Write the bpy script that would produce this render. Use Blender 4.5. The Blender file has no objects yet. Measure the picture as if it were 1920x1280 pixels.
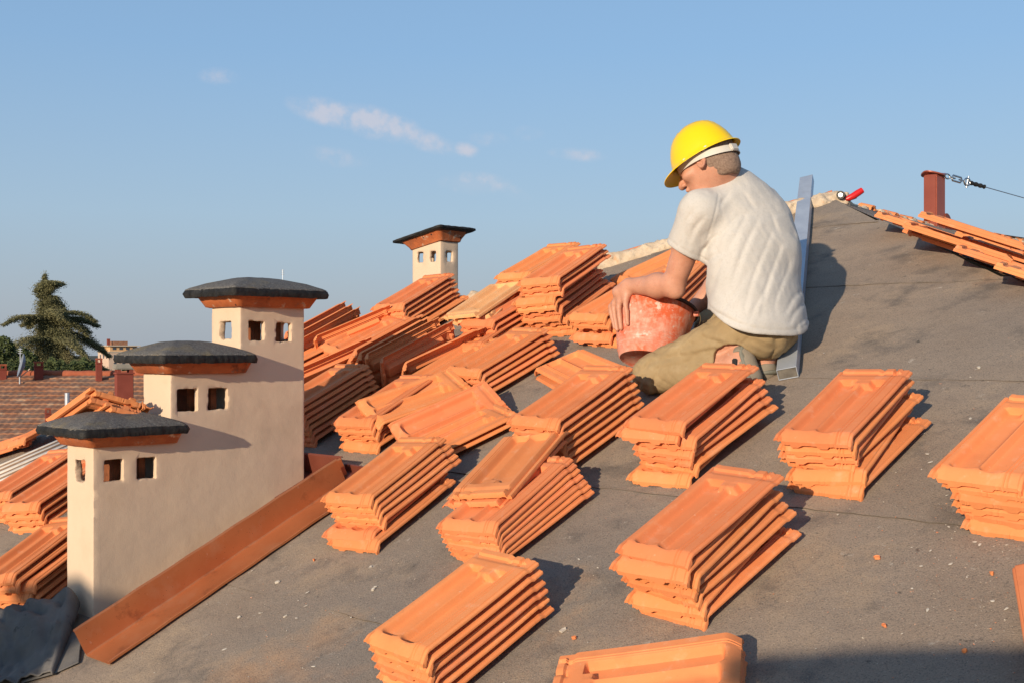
import bpy, bmesh, math, random
import numpy as np
from mathutils import Vector, Matrix, noise as mn
import openvdb
random.seed(7); np.random.seed(7)
R = math.radians
S = bpy.context.scene
# ---------------------------------------------------------------- camera
F_PX, HORIZON = 2250.0, 660.0                    # focal length and eye level in photo pixels (1920 wide)
cam = bpy.data.objects.new('camera', bpy.data.cameras.new('camera'))
S.collection.objects.link(cam)
cam.location = (0, 0, 0); cam.rotation_euler = (R(90), 0, 0)
cam.data.sensor_width = 36; cam.data.lens = 36 * F_PX / 1920
cam.data.shift_y = (HORIZON - 640) / 1920
cam.data.clip_start = .1; cam.data.clip_end = 6000
S.camera = cam
# ---------------------------------------------------------------- sky and sun
SUN_TO = Vector((-.500, -.866, .232)).normalized()
SUN_EL = math.asin(SUN_TO.z); SUN_AZ = math.atan2(SUN_TO.x, SUN_TO.y)
W = bpy.data.worlds.new('World'); S.world = W; W.use_nodes = True
wn, wl = W.node_tree.nodes, W.node_tree.links
bg = wn['Background']; bg.inputs[1].default_value = .15
sky = wn.new('ShaderNodeTexSky'); sky.sky_type = 'NISHITA'; sky.sun_disc = False
sky.sun_elevation = SUN_EL; sky.sun_rotation = SUN_AZ
sky.altitude = 100; sky.air_density = 1.1; sky.dust_density = 1.0; sky.ozone_density = 3.0
def wnode(t, **k):
    n = wn.new(t)
    for a, b in k.items(): setattr(n, a, b)
    return n
def wmath(op, a, b=None, c=None):
    n = wnode('ShaderNodeMath', operation=op)
    for i, v in enumerate((a, b, c)):
        if v is None: continue
        if isinstance(v, (int, float)): n.inputs[i].default_value = v
        else: wl.new(v, n.inputs[i])
    return n.outputs[0]
# thin fair-weather clouds, placed by direction in the sky (azimuth and elevation)
tc = wnode('ShaderNodeTexCoord'); sp = wnode('ShaderNodeSeparateXYZ'); wl.new(tc.outputs['Generated'], sp.inputs[0])
az = wmath('ARCTAN2', sp.outputs[0], sp.outputs[1]); el = wmath('ARCSINE', sp.outputs[2])
# summer haze: a pale blue veil, thickest at the horizon, the same all the way round
hz_c = wnode('ShaderNodeValToRGB'); wl.new(wmath('DIVIDE', el, math.radians(40)), hz_c.inputs[0])
he = hz_c.color_ramp.elements
while len(he) < 5: he.new(.5)
K_ = 7.2                                           # colours below are stored divided by this
for i_, (p_, c_) in enumerate(((0, (2.50, 2.82, 3.25)), (.05, (2.58, 3.0, 3.55)), (.16, (2.5, 3.4, 4.45)), (.35, (1.9, 3.15, 4.9)), (1.0, (1.5, 2.6, 4.4)))):
    he[i_].position = p_; he[i_].color = (*[q / K_ for q in c_], 1)
hz_s = wnode('ShaderNodeVectorMath', operation='SCALE'); wl.new(hz_c.outputs[0], hz_s.inputs[0]); hz_s.inputs['Scale'].default_value = K_
hz_f = wnode('ShaderNodeMapRange'); wl.new(el, hz_f.inputs[0]); hz_f.inputs[1].default_value = 0; hz_f.inputs[2].default_value = math.radians(35)
hz_f.inputs[3].default_value = .92; hz_f.inputs[4].default_value = .34
veil = wnode('ShaderNodeMixRGB'); wl.new(hz_f.outputs[0], veil.inputs[0]); wl.new(sky.outputs[0], veil.inputs[1]); wl.new(hz_s.outputs[0], veil.inputs[2])
cb = wnode('ShaderNodeCombineXYZ'); wl.new(az, cb.inputs[0]); wl.new(el, cb.inputs[1])
nz = wnode('ShaderNodeTexNoise'); nz.inputs['Scale'].default_value = 34; nz.inputs['Detail'].default_value = 7
nz.inputs['Roughness'].default_value = .6; wl.new(cb.outputs[0], nz.inputs['Vector'])
nb = wnode('ShaderNodeTexNoise'); nb.inputs['Scale'].default_value = 90; nb.inputs['Detail'].default_value = 4; wl.new(cb.outputs[0], nb.inputs['Vector'])
def cloud_at(u, v): 
    x = (u - 960) / F_PX; z = (HORIZON - v) / F_PX
    return math.atan2(x, 1), math.asin(z / math.sqrt(1 + x * x + z * z))
mask = None
for (u, v, lu, lv, rot, amt) in ((620, 212, 75, 20, -.20, 1.0), (705, 232, 80, 24, -.22, 1.1), (790, 262, 80, 16, -.30, .85), (872, 281, 26, 12, -.1, .9),
                                 (410, 144, 36, 13, 0, .65), (630, 295, 62, 15, -.12, .5), (890, 344, 62, 17, -.02, .8), (965, 362, 32, 12, -.3, .4),
                                 (1085, 290, 52, 11, -.08, .6), (915, 262, 40, 12, 0, .5), (990, 250, 30, 12, 0, .35)):
    ca, ce = cloud_at(u, v); lu *= 1.25 / F_PX; lv *= 1.5 / F_PX
    da = wmath('SUBTRACT', az, ca); de = wmath('SUBTRACT', el, ce)
    c, s = math.cos(rot), math.sin(rot)
    p = wmath('MULTIPLY_ADD', da, c / lu, wmath('MULTIPLY', de, s / lu))
    q = wmath('MULTIPLY_ADD', da, -s / lv, wmath('MULTIPLY', de, c / lv))
    d = wmath('SUBTRACT', 1.0, wmath('MULTIPLY_ADD', p, p, wmath('MULTIPLY', q, q)))
    d = wmath('MULTIPLY', wmath('MAXIMUM', d, 0.0), amt)
    mask = d if mask is None else wmath('MAXIMUM', mask, d)
tex = wmath('MULTIPLY_ADD', wmath('SUBTRACT', nz.outputs[0], .44), 5.0, wmath('MULTIPLY', wmath('SUBTRACT', nb.outputs[0], .5), 1.6))
m2 = wnode('ShaderNodeMapRange', interpolation_type='SMOOTHSTEP'); wl.new(wmath('MULTIPLY', mask, wmath('ADD', wmath('MAXIMUM', tex, 0.0), .45)), m2.inputs[0])
m2.inputs[1].default_value = .02; m2.inputs[2].default_value = 1.25
mix = wnode('ShaderNodeMixRGB'); wl.new(wmath('MULTIPLY', m2.outputs[0], .62), mix.inputs[0]); wl.new(veil.outputs[0], mix.inputs[1])
mix.inputs[2].default_value = (4.5, 4.25, 4.6, 1)
wl.new(mix.outputs[0], bg.inputs[0])
sun = bpy.data.objects.new('sun', bpy.data.lights.new('sun', 'SUN')); S.collection.objects.link(sun)
sun.data.energy = 5.0; sun.data.angle = R(.55); sun.data.color = (1.0, .83, .62)
sun.rotation_euler = (-SUN_TO).to_track_quat('-Z', 'Y').to_euler()
S.view_settings.view_transform = 'Standard'; S.view_settings.look = 'None'
S.view_settings.exposure = 0.0; S.view_settings.gamma = 1; S.view_settings.use_curve_mapping = False
S.cycles.max_bounces = 6; S.cycles.use_denoising = True
# ---------------------------------------------------------------- where the roof lies
BETA = R(45.5); M_SL = .463; C_EYE = 1.75        # upslope heading, slope, eye height over the roof plane
CB, SB = math.cos(BETA), math.sin(BETA)
A_, B_ = M_SL * CB, M_SL * SB
SQ = math.sqrt(1 + M_SL ** 2)
NRM = Vector((-A_, -B_, 1)).normalized()
GS = Vector((CB, SB, M_SL)).normalized()          # up the slope
EE = Vector((SB, -CB, 0))                         # along the eave, to the right
GH = Vector((CB, SB, 0)); PH = Vector((-SB, CB, 0))
def at(u, v, h=0.0):
    """the point of the roof plane (raised by h) that is seen at photo pixel u, v"""
    s = (v - HORIZON + A_ * (u - 960) + F_PX * B_) / (C_EYE - h * SQ)
    y = F_PX / s
    return Vector(((u - 960) * y / F_PX, y, (HORIZON - v) * y / F_PX))
def J(u, v, y): return Vector(((u - 960) * y / F_PX, y, (HORIZON - v) * y / F_PX))
O_ = Vector((0, 0, -C_EYE))
def rc(p): d = p - O_; return d.dot(EE), d.dot(GS), d.dot(NRM)      # roof coordinates
def rw(e, g, n=0.0): return O_ + EE * e + GS * g + NRM * n
# ---------------------------------------------------------------- helpers
COL = S.collection
def ob(name, me, m=None, parent=None, **props):
    o = bpy.data.objects.new(name, me); COL.objects.link(o)
    if m is not None and me is not None and len(me.materials) == 0: me.materials.append(m)
    if parent is not None:
        o.parent = parent
    for k, v in props.items(): o[k] = v
    return o
def thing(name, label, cat, loc=(0, 0, 0), rz=0.0, group=None):
    o = bpy.data.objects.new(name, None); COL.objects.link(o); o.empty_display_size = .05
    o.location = loc; o.rotation_euler = (0, 0, rz); o['label'] = label; o['category'] = cat
    if group: o['group'] = group
    return o
def wpart(name, me, m, parent, **props):
    """a part whose mesh is given in world coordinates"""
    o = ob(name, me, m, None, **props)
    o.parent = parent
    o.matrix_parent_inverse = (Matrix.Translation(parent.location) @ parent.rotation_euler.to_matrix().to_4x4()).inverted()
    return o
def tag(o, label, cat, group=None):
    o['label'] = label; o['category'] = cat
    if group: o['group'] = group
    return o
def mesh(name, V, F, smooth=None):
    me = bpy.data.meshes.new(name); me.from_pydata([tuple(map(float, v)) for v in V], [], [tuple(map(int, f)) for f in F]); me.update()
    if smooth is not None: shade(me, smooth)
    return me
def shade(me, ang=40):
    me.polygons.foreach_set('use_smooth', [True] * len(me.polygons))
    if ang < 180: me.set_sharp_from_angle(angle=R(ang))
def fix(me, bev=0, seg=1, smooth=None):
    bm = bmesh.new(); bm.from_mesh(me); bmesh.ops.recalc_face_normals(bm, faces=bm.faces)
    if bev: bmesh.ops.bevel(bm, geom=list(bm.edges), offset=bev, segments=seg, affect='EDGES', clamp_overlap=True)
    bm.to_mesh(me); bm.free()
    if smooth is not None: shade(me, smooth)
    return me
def box_me(name, lo, hi, bev=0, mat4=None):
    bm = bmesh.new(); bmesh.ops.create_cube(bm, size=1)
    for v in bm.verts:
        v.co = Vector([lo[i] + (v.co[i] + .5) * (hi[i] - lo[i]) for i in range(3)])
    if bev: bmesh.ops.bevel(bm, geom=list(bm.edges), offset=bev, segments=2, affect='EDGES', clamp_overlap=True)
    if mat4: bm.transform(mat4)
    me = bpy.data.meshes.new(name); bm.to_mesh(me); bm.free()
    return me
def tube_me(name, pts, r, seg=10, closed=False, cap=True):
    """round tube through world points; r a number or one per point"""
    pts = [Vector(p) for p in pts]; n = len(pts)
    rr = r if isinstance(r, (list, tuple)) else [r] * n
    V, Fs = [], []; prev = None
    for i, p in enumerate(pts):
        if closed: t = (pts[(i + 1) % n] - pts[i - 1]).normalized()
        else: t = (pts[min(i + 1, n - 1)] - pts[max(i - 1, 0)]).normalized()
        if prev is None: x = t.orthogonal().normalized()
        else: x = (prev - t * prev.dot(t)).normalized()
        prev = x; y = t.cross(x)
        for k in range(seg):
            a = 2 * math.pi * k / seg; V.append(p + x * math.cos(a) * rr[i] + y * math.sin(a) * rr[i])
    m = n if closed else n - 1
    for i in range(m):
        for k in range(seg):
            a, b = i * seg, ((i + 1) % n) * seg; Fs.append((a + k, a + (k + 1) % seg, b + (k + 1) % seg, b + k))
    if cap and not closed: Fs += [tuple(range(seg))[::-1], tuple(range((n - 1) * seg, n * seg))]
    return mesh(name, V, Fs, 50)
def loft_me(name, rings, cap=True, smooth=50):
    """rings: equal-length loops of points"""
    n = len(rings[0]); V = [p for r in rings for p in r]; Fs = []
    for i in range(len(rings) - 1):
        for k in range(n): Fs.append((i * n + k, i * n + (k + 1) % n, (i + 1) * n + (k + 1) % n, (i + 1) * n + k))
    if cap: Fs += [tuple(range(n))[::-1], tuple(range((len(rings) - 1) * n, len(rings) * n))]
    return fix(mesh(name, V, Fs), smooth=smooth)
def join_me(name, mes):
    bm = bmesh.new()
    for m in mes: bm.from_mesh(m)
    me = bpy.data.meshes.new(name); bm.to_mesh(me); bm.free()
    return me
# smooth lattice noise on numpy arrays
_LAT = np.random.RandomState(3).rand(32, 32, 32).astype(np.float32) * 2 - 1
def vnoise(x, y, z, sc):
    x, y, z = [np.asarray(q, np.float32) * sc for q in (x, y, z)]
    xi, yi, zi = np.floor(x).astype(np.int32), np.floor(y).astype(np.int32), np.floor(z).astype(np.int32)
    fx, fy, fz = x - xi, y - yi, z - zi
    fx, fy, fz = fx * fx * (3 - 2 * fx), fy * fy * (3 - 2 * fy), fz * fz * (3 - 2 * fz)
    L = lambda a, b, c: _LAT[(xi + a) & 31, (yi + b) & 31, (zi + c) & 31]
    c00 = L(0,0,0) * (1 - fx) + L(1,0,0) * fx; c10 = L(0,1,0) * (1 - fx) + L(1,1,0) * fx
    c01 = L(0,0,1) * (1 - fx) + L(1,0,1) * fx; c11 = L(0,1,1) * (1 - fx) + L(1,1,1) * fx
    return (c00 * (1 - fy) + c10 * fy) * (1 - fz) + (c01 * (1 - fy) + c11 * fy) * fz
class Field:
    """signed distance field on a voxel grid: shapes are blended in, then skinned as one continuous mesh"""
    def __init__(s, lo, hi, h):
        s.lo = np.array(lo, np.float32); s.h = h
        s.n = [int((hi[i] - lo[i]) / h) + 1 for i in range(3)]
        s.ax = [s.lo[i] + h * np.arange(s.n[i], dtype=np.float32) for i in range(3)]
        s.f = np.full(s.n, .2, np.float32)
    def sub(s, lo, hi):
        sl = []
        for i in range(3):
            a = max(0, int((lo[i] - s.lo[i]) / s.h)); b = min(s.n[i], int((hi[i] - s.lo[i]) / s.h) + 2); sl.append(slice(a, max(a, b)))
        g = np.meshgrid(*[s.ax[i][sl[i]] for i in range(3)], indexing='ij', sparse=True)
        return tuple(sl), g
    def add(s, fn, lo, hi, k=.01, op='u'):
        m = k + .012
        sl, (x, y, z) = s.sub([q - m for q in lo], [q + m for q in hi])
        d = fn(x, y, z).astype(np.float32); f = s.f[sl]
        if op == 'u':
            h = np.clip(.5 + .5 * (f - d) / k, 0, 1); s.f[sl] = f * (1 - h) + d * h - k * h * (1 - h)
        elif op == 's':
            h = np.clip(.5 - .5 * (f + d) / k, 0, 1); s.f[sl] = f * (1 - h) + (-d) * h + k * h * (1 - h)
    def cone(s, a, b, ra, rb, k=.012, op='u', flat=None):
        a = np.array(a, float); b = np.array(b, float); ab = b - a; L2 = float(ab @ ab) + 1e-9
        def fn(x, y, z):
            t = np.clip(((x - a[0]) * ab[0] + (y - a[1]) * ab[1] + (z - a[2]) * ab[2]) / L2, 0, 1)
            dx, dy, dz = x - a[0] - ab[0] * t, y - a[1] - ab[1] * t, z - a[2] - ab[2] * t
            d2 = dx * dx + dy * dy + dz * dz
            if flat is not None:                 # flatten along a direction
                n, q = flat; w = dx * n[0] + dy * n[1] + dz * n[2]; d2 = d2 + w * w * (q * q - 1)
            return np.sqrt(d2) - (ra + (rb - ra) * t)
        r = max(ra, rb); s.add(fn, np.minimum(a, b) - r, np.maximum(a, b) + r, k, op)
    def ell(s, c, r, rot=None, k=.012, op='u'):
        c = np.array(c, float); m = np.array(rot.transposed()) if rot is not None else np.eye(3)
        def fn(x, y, z):
            X, Y, Z = x - c[0], y - c[1], z - c[2]
            p = [(m[i][0] * X + m[i][1] * Y + m[i][2] * Z) / r[i] for i in range(3)]
            q = np.sqrt(p[0] ** 2 + p[1] ** 2 + p[2] ** 2); 
            g = np.sqrt((p[0] / r[0]) ** 2 + (p[1] / r[1]) ** 2 + (p[2] / r[2]) ** 2) + 1e-6
            return q * (q - 1) / g
        R_ = max(r); s.add(fn, c - R_, c + R_, k, op)
    def box(s, lo, hi, rad=.004, k=.004, op='u', wob=0, wsc=40):
        lo, hi = np.array(lo), np.array(hi); c = (lo + hi) / 2; e = (hi - lo) / 2 - rad
        def fn(x, y, z):
            qx, qy, qz = abs(x - c[0]) - e[0], abs(y - c[1]) - e[1], abs(z - c[2]) - e[2]
            d = np.sqrt(np.maximum(qx, 0) ** 2 + np.maximum(qy, 0) ** 2 + np.maximum(qz, 0) ** 2) + np.minimum(np.maximum(np.maximum(qx, qy), qz), 0) - rad
            if wob: d = d + wob * vnoise(x + 0 * y + 0 * z, y + 0 * x + 0 * z, z + 0 * x + 0 * y, wsc)
            return d
        s.add(fn, lo - .01, hi + .01, k, op)
    def warp(s, fn):
        x, y, z = np.meshgrid(*s.ax, indexing='ij', sparse=True); near = abs(s.f) < .06
        d = fn(x, y, z); s.f = np.where(near, s.f + d, s.f).astype(np.float32)
    def mesh(s, name, adapt=.0, smooth=180):
        g = openvdb.FloatGrid(background=s.h * 3)
        g.copyFromArray(np.clip(s.f, -3 * s.h, 3 * s.h))
        P, T, Q = g.convertToPolygons(isovalue=0.0, adaptivity=adapt)
        P = P * s.h + s.lo
        me = bpy.data.meshes.new(name)
        me.from_pydata(P.tolist(), [], [t[::-1] for t in T.tolist()] + [q[::-1] for q in Q.tolist()]); me.update()
        shade(me, smooth)
        return me
# ---------------------------------------------------------------- materials
def mat(name, cols, scale=6, rough=.8, metal=0, bump=.2, bscale=60, objvar=.0, huevar=0.0, dust=None, specks=None, spec=.3, coord='Object', detail=6, stretch=(1, 1, 1), bdetail=5, bump2=None, streak=None, sheen=0):
    m = bpy.data.materials.new(name); m.use_nodes = True; nt = m.node_tree; N, L = nt.nodes, nt.links
    b = N['Principled BSDF']; b.inputs['Roughness'].default_value = rough; b.inputs['Metallic'].default_value = metal
    b.inputs['Specular IOR Level'].default_value = spec
    if sheen: b.inputs['Sheen Weight'].default_value = sheen
    tc = N.new('ShaderNodeTexCoord'); mp = N.new('ShaderNodeMapping'); mp.inputs['Scale'].default_value = stretch
    oi = N.new('ShaderNodeObjectInfo')
    if coord == 'World':
        ge = N.new('ShaderNodeNewGeometry'); L.new(ge.outputs['Position'], mp.inputs['Vector'])
    else:
        L.new(tc.outputs['Object'], mp.inputs['Vector'])
        cbn = N.new('ShaderNodeCombineXYZ'); mm = N.new('ShaderNodeMath'); mm.operation = 'MULTIPLY'; mm.inputs[1].default_value = 37.0
        L.new(oi.outputs['Random'], mm.inputs[0]); L.new(mm.outputs[0], cbn.inputs[0]); L.new(mm.outputs[0], cbn.inputs[2]); L.new(cbn.outputs[0], mp.inputs['Location'])
    vec = mp.outputs[0]
    def noise(sc, det=detail, ro=.6):
        n = N.new('ShaderNodeTexNoise'); n.inputs['Scale'].default_value = sc; n.inputs['Detail'].default_value = det; n.inputs['Roughness'].default_value = ro
        L.new(vec, n.inputs['Vector']); return n.outputs[0]
    def ramp(src, stops):
        r = N.new('ShaderNodeValToRGB'); L.new(src, r.inputs[0]); e = r.color_ramp.elements
        while len(e) < len(stops): e.new(.5)
        for i, (p, c) in enumerate(stops):
            e[i].position = p; e[i].color = (*c, 1) if len(c) == 3 else c
        return r.outputs[0]
    def mixc(f, a, bb, mode='MIX'):
        x = N.new('ShaderNodeMixRGB'); x.blend_type = mode
        for i, v in enumerate((f, a, bb)):
            if hasattr(v, 'is_output'): L.new(v, x.inputs[i])
            elif isinstance(v, (int, float)): x.inputs[i].default_value = v
            else: x.inputs[i].default_value = (*v, 1)
        return x.outputs[0]
    c = ramp(noise(scale), cols)
    if dust:                                       # (colour, scale, lo, hi, strength)
        for (dc, ds, lo, hi, st) in dust:
            f = ramp(noise(ds, 5, .65), [(lo, (0, 0, 0)), (hi, (st, st, st))]); c = mixc(f, c, dc)
    if specks:
        for (dc, ds, th) in specks:
            vo = N.new('ShaderNodeTexVoronoi'); vo.inputs['Scale'].default_value = ds; L.new(vec, vo.inputs['Vector'])
            vo.inputs['Randomness'].default_value = 1
            sel = N.new('ShaderNodeSeparateColor'); L.new(vo.outputs['Color'], sel.inputs[0])
            a = ramp(vo.outputs['Distance'], [(th * .6, (1, 1, 1)), (th, (0, 0, 0))]); bsel = ramp(sel.outputs[0], [(.80, (0, 0, 0)), (.84, (1, 1, 1))])
            c = mixc(mixc(1.0, a, bsel, 'MULTIPLY'), c, dc)
    if objvar or huevar:
        h = N.new('ShaderNodeHueSaturation'); L.new(c, h.inputs['Color'])
        a = N.new('ShaderNodeMapRange'); L.new(oi.outputs['Random'], a.inputs[0]); a.inputs[3].default_value = 1 - objvar; a.inputs[4].default_value = 1 + objvar
        L.new(a.outputs[0], h.inputs['Value'])
        w = N.new('ShaderNodeMath'); w.operation = 'FRACT'; w2 = N.new('ShaderNodeMath'); w2.operation = 'MULTIPLY'; w2.inputs[1].default_value = 17.3
        L.new(oi.outputs['Random'], w2.inputs[0]); L.new(w2.outputs[0], w.inputs[0])
        a2 = N.new('ShaderNodeMapRange'); L.new(w.outputs[0], a2.inputs[0]); a2.inputs[3].default_value = .5 - huevar; a2.inputs[4].default_value = .5 + huevar
        L.new(a2.outputs[0], h.inputs['Hue']); c = h.outputs[0]
    L.new(c, b.inputs['Base Color'])
    bu = N.new('ShaderNodeBump'); bu.inputs['Strength'].default_value = bump; bu.inputs['Distance'].default_value = .004
    L.new(noise(bscale, bdetail, .7), bu.inputs['Height'])
    nrm = bu.outputs[0]
    if bump2:
        b2 = N.new('ShaderNodeBump'); b2.inputs['Strength'].default_value = bump2[0]; b2.inputs['Distance'].default_value = bump2[2]
        L.new(noise(bump2[1], 3, .5), b2.inputs['Height']); L.new(nrm, b2.inputs['Normal']); nrm = b2.outputs[0]
    L.new(nrm, b.inputs['Normal'])
    return m
TC = ((.56, .195, .072))
M_TILE = mat('terracotta', [(.25, (.68, .215, .076)), (.5, (.74, .248, .090)), (.8, (.78, .275, .115))], 5, .78, bump=.12, bscale=220, objvar=.10, huevar=.004,
             dust=[((.78, .46, .29), 22, .56, .76, .35), ((.50, .14, .052), 7, .58, .74, .35), ((.84, .62, .44), 60, .66, .76, .45), ((.40, .11, .05), 90, .66, .74, .35)])
M_TILEP = mat('pale_terracotta', [(.25, (.76, .36, .14)), (.7, (.78, .42, .19))], 8, .85, bump=.2, bscale=180, dust=[((.80, .52, .30), 18, .50, .7, .5)])

M_FELT = mat('bitumen_felt', [(.3, (.275, .212, .162)), (.55, (.36, .275, .203)), (.75, (.43, .325, .235))], 2.2, .92, bump=.9, bscale=240, coord='World', bump2=(.5, 9, .014), detail=12,
             dust=[((.20, .185, .17), .55, .42, .60, .6), ((.46, .33, .21), 2.2, .52, .70, .65), ((.13, .112, .098), 4.5, .54, .70, .75), ((.52, .26, .13), 1.1, .60, .76, .55), ((.56, .50, .42), 19, .65, .75, .6), ((.09, .08, .07), 210, .50, .66, .62), ((.62, .52, .42), 260, .58, .70, .5), ((.06, .055, .05), 26, .66, .73, .8)],
             spec=.2)
M_CAPF = mat('mineral_felt', [(.3, (.075, .073, .07)), (.6, (.17, .16, .15)), (.8, (.30, .28, .25))], 150, .9, bump=1.0, bscale=240, detail=8, dust=[((.26, .20, .10), 9, .54, .7, .5), ((.02, .02, .02), 14, .6, .7, .6), ((.38, .37, .34), 230, .6, .7, .6)], spec=.2)
M_TAR = mat('tar', [(.3, (.006, .006, .006)), (.7, (.03, .028, .026))], 30, .6, bump=.9, bscale=90)
M_PLAS = mat('cream_plaster', [(.3, (.63, .475, .34)), (.7, (.68, .515, .375))], 3, .9, bump=.22, bscale=260, bump2=(.35, 11, .008),
             dust=[((.50, .36, .24), 5, .55, .75, .4), ((.34, .27, .20), 40, .70, .78, .45), ((.40, .30, .21), 1.6, .58, .72, .35)], spec=.2)
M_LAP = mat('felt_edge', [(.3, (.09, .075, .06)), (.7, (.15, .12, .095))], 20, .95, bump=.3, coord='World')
M_TCB = mat('glazed_terracotta', [(.3, (.40, .10, .035)), (.6, (.52, .15, .05)), (.8, (.33, .085, .04))], 14, .6, bump=.35, bscale=60, dust=[((.66, .50, .36), 26, .58, .66, .8), ((.06, .02, .012), 13, .60, .68, .8), ((.22, .07, .035), 5, .48, .66, .7)], specks=[((.03, .02, .02), 34, .25)])
M_BRK = mat('sooty_brick', [(.3, (.10, .035, .015)), (.7, (.30, .10, .04))], 20, .9, bump=.5, bscale=60)
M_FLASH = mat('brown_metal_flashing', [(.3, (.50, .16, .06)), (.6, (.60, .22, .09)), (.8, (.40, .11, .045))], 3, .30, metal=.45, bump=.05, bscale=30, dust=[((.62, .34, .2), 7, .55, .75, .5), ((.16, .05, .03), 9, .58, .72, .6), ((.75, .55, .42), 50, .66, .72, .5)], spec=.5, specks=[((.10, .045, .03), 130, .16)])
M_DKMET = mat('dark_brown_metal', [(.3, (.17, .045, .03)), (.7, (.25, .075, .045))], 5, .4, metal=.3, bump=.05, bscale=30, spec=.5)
M_MORT = mat('mortar', [(.3, (.50, .38, .26)), (.7, (.66, .54, .40))], 20, .95, bump=1.0, bscale=120, dust=[((.62, .30, .14), 16, .58, .68, .6)])
# ================================================================ large structure: the roof
PEAK = at(1560, 372)
pe, pg, _ = rc(PEAK)
lh0, lh1 = rc(at(1120, 497)), rc(at(0, 828))                     # left hip, seen along the top of the slope
rh1 = rc(at(1920, 531))
kL = (lh1[0] - pe) / (lh1[1] - pg); kR = (rh1[0] - pe) / (rh1[1] - pg)
EAVE_G = rc(Vector((0, 0, -C_EYE)) )[1] - 5.2
def eL(g): return pe + kL * (g - pg)
def eR(g): return pe + kR * (g - pg)
roof = bpy.data.objects.new('roof', None); COL.objects.link(roof); roof['kind'] = 'structure'; roof.location = PEAK
seams = sorted([rc(at(u, v))[1] for u, v in ((1557, 421), (1670, 529), (1680, 704), (1450, 938), (640, 1136))])
edges_g = [EAVE_G, seams[0] - 1.05] + seams + [pg]
edges_g = sorted(edges_g)
felt_id = 0
for i in range(len(edges_g) - 1):
    g0, g1 = edges_g[i], edges_g[i + 1]
    lap = .07 if i < len(edges_g) - 2 else 0
    ng = max(2, int((g1 + lap - g0) / .035)); ne = 220
    V, Fs = [], []
    base = .0045 if i % 2 else .0
    for a in range(ng + 1):
        g = g0 + (g1 + (0 if i == len(edges_g) - 2 else 0) - g0) * a / ng
        for b in range(ne + 1):
            el_, er_ = eL(g), eR(g)
            el2 = el_; t = b / ne
            e = el2 + (er_ - el2) * t
            V.append((e, g))
    V = np.array(V)
    n = .0028 * vnoise(V[:, 0], V[:, 1], V[:, 0] * 0 + i * 3.1, 3.0) + .0012 * vnoise(V[:, 0], V[:, 1], V[:, 0] * 0 + 1.7, 17)
    e_line = .006 * vnoise(V[:, 0], V[:, 1] * 0, V[:, 0] * 0 + i * 7.7, 6) + .003 * vnoise(V[:, 0], V[:, 1] * 0, V[:, 0] * 0 + i * 7.7, 30)
    t = (V[:, 1] - g0) / (g1 - g0)
    # every sheet tips up a little towards its lower edge, where it laps over the one below
    lift = .0022 * np.clip(1 - t * (g1 - g0) / .10, 0, 1) ** 1.0 + .0015
    Pw = [rw(V[j, 0], V[j, 1] + (e_line[j] * (1 - t[j]) if i else 0) - (.03 * (1 - t[j]) if i else 0), n[j] + lift[j]) for j in range(len(V))]
    for a in range(ng):
        for b in range(ne):
            q = a * (ne + 1) + b; Fs.append((q, q + 1, q + ne + 2, q + ne + 1))
    # turned-down lower edge gives the sheet its thickness
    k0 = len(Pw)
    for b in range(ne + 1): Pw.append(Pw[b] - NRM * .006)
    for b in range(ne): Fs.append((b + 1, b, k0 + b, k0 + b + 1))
    me = mesh('felt_sheet', Pw, Fs, 35)
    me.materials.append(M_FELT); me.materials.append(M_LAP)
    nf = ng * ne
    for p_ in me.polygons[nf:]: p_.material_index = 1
    wpart('felt_sheet', me, None, roof)
# left side and right side faces of the hipped roof
def P3(a, b, c):
    n = (b - a).cross(c - a).normalized(); return n if n.z > 0 else -n
RIDGE = [PEAK, J(1660, 400, 6.5), J(1752, 421, 6.95), J(1920, 452, 7.95), J(2150, 480, 9.8)]
H1 = rw(eR(EAVE_G), EAVE_G); Lx = rw(eL(EAVE_G), EAVE_G)
dR = (RIDGE[3] - PEAK); nR = P3(PEAK, RIDGE[3], H1)
far_r = RIDGE[4] + (H1 - PEAK) * 1.0 + (RIDGE[4] - PEAK) * .2
far_r.z = PEAK.z - ((far_r - PEAK).x * nR.x + (far_r - PEAK).y * nR.y) / nR.z
V = []; Fs = []
side = [(PEAK, H1), (RIDGE[1], None), (RIDGE[2], None), (RIDGE[3], None), (RIDGE[4], None)]
down = (far_r - RIDGE[4])
for i, (p, q) in enumerate(side):
    V += [p - NRM * .004, (q if q is not None else PEAK + (H1 - PEAK) + (RIDGE[i] - PEAK) + (far_r - H1 - (RIDGE[4] - PEAK)) * (i / 4))]
for i in range(4): Fs.append((2 * i, 2 * i + 1, 2 * i + 3, 2 * i + 2))
wpart('side_felt', fix(mesh('side_felt', V, Fs)), M_FELT, roof)
back = PH * 5 + Vector((0, 0, -5 * M_SL * .9))
V = [PEAK - NRM * .004, Lx, Lx + back * .2 + GH * 4, RIDGE[4] + back * 1.4, RIDGE[4], RIDGE[3], RIDGE[2], RIDGE[1]]
V = [PEAK + Vector((0, 0, -.01)), Lx + Vector((0, 0, -.01)), Lx + GH * 14 + Vector((0, 0, 0)), RIDGE[4] + PH * 7.5 + Vector((0, 0, -3.2)), RIDGE[4], RIDGE[2]]
wpart('far_side_felt', fix(mesh('far_side_felt', V, [(0, 1, 2), (0, 2, 3, 5), (5, 3, 4)])), M_FELT, roof)
def faceR(u, v, h=0.0):
    """point of the right side face seen at pixel u, v"""
    d = Vector(((u - 960) / F_PX, 1, (HORIZON - v) / F_PX)); p0 = PEAK + nR * h
    return d * (p0.dot(nR) / d.dot(nR))
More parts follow.
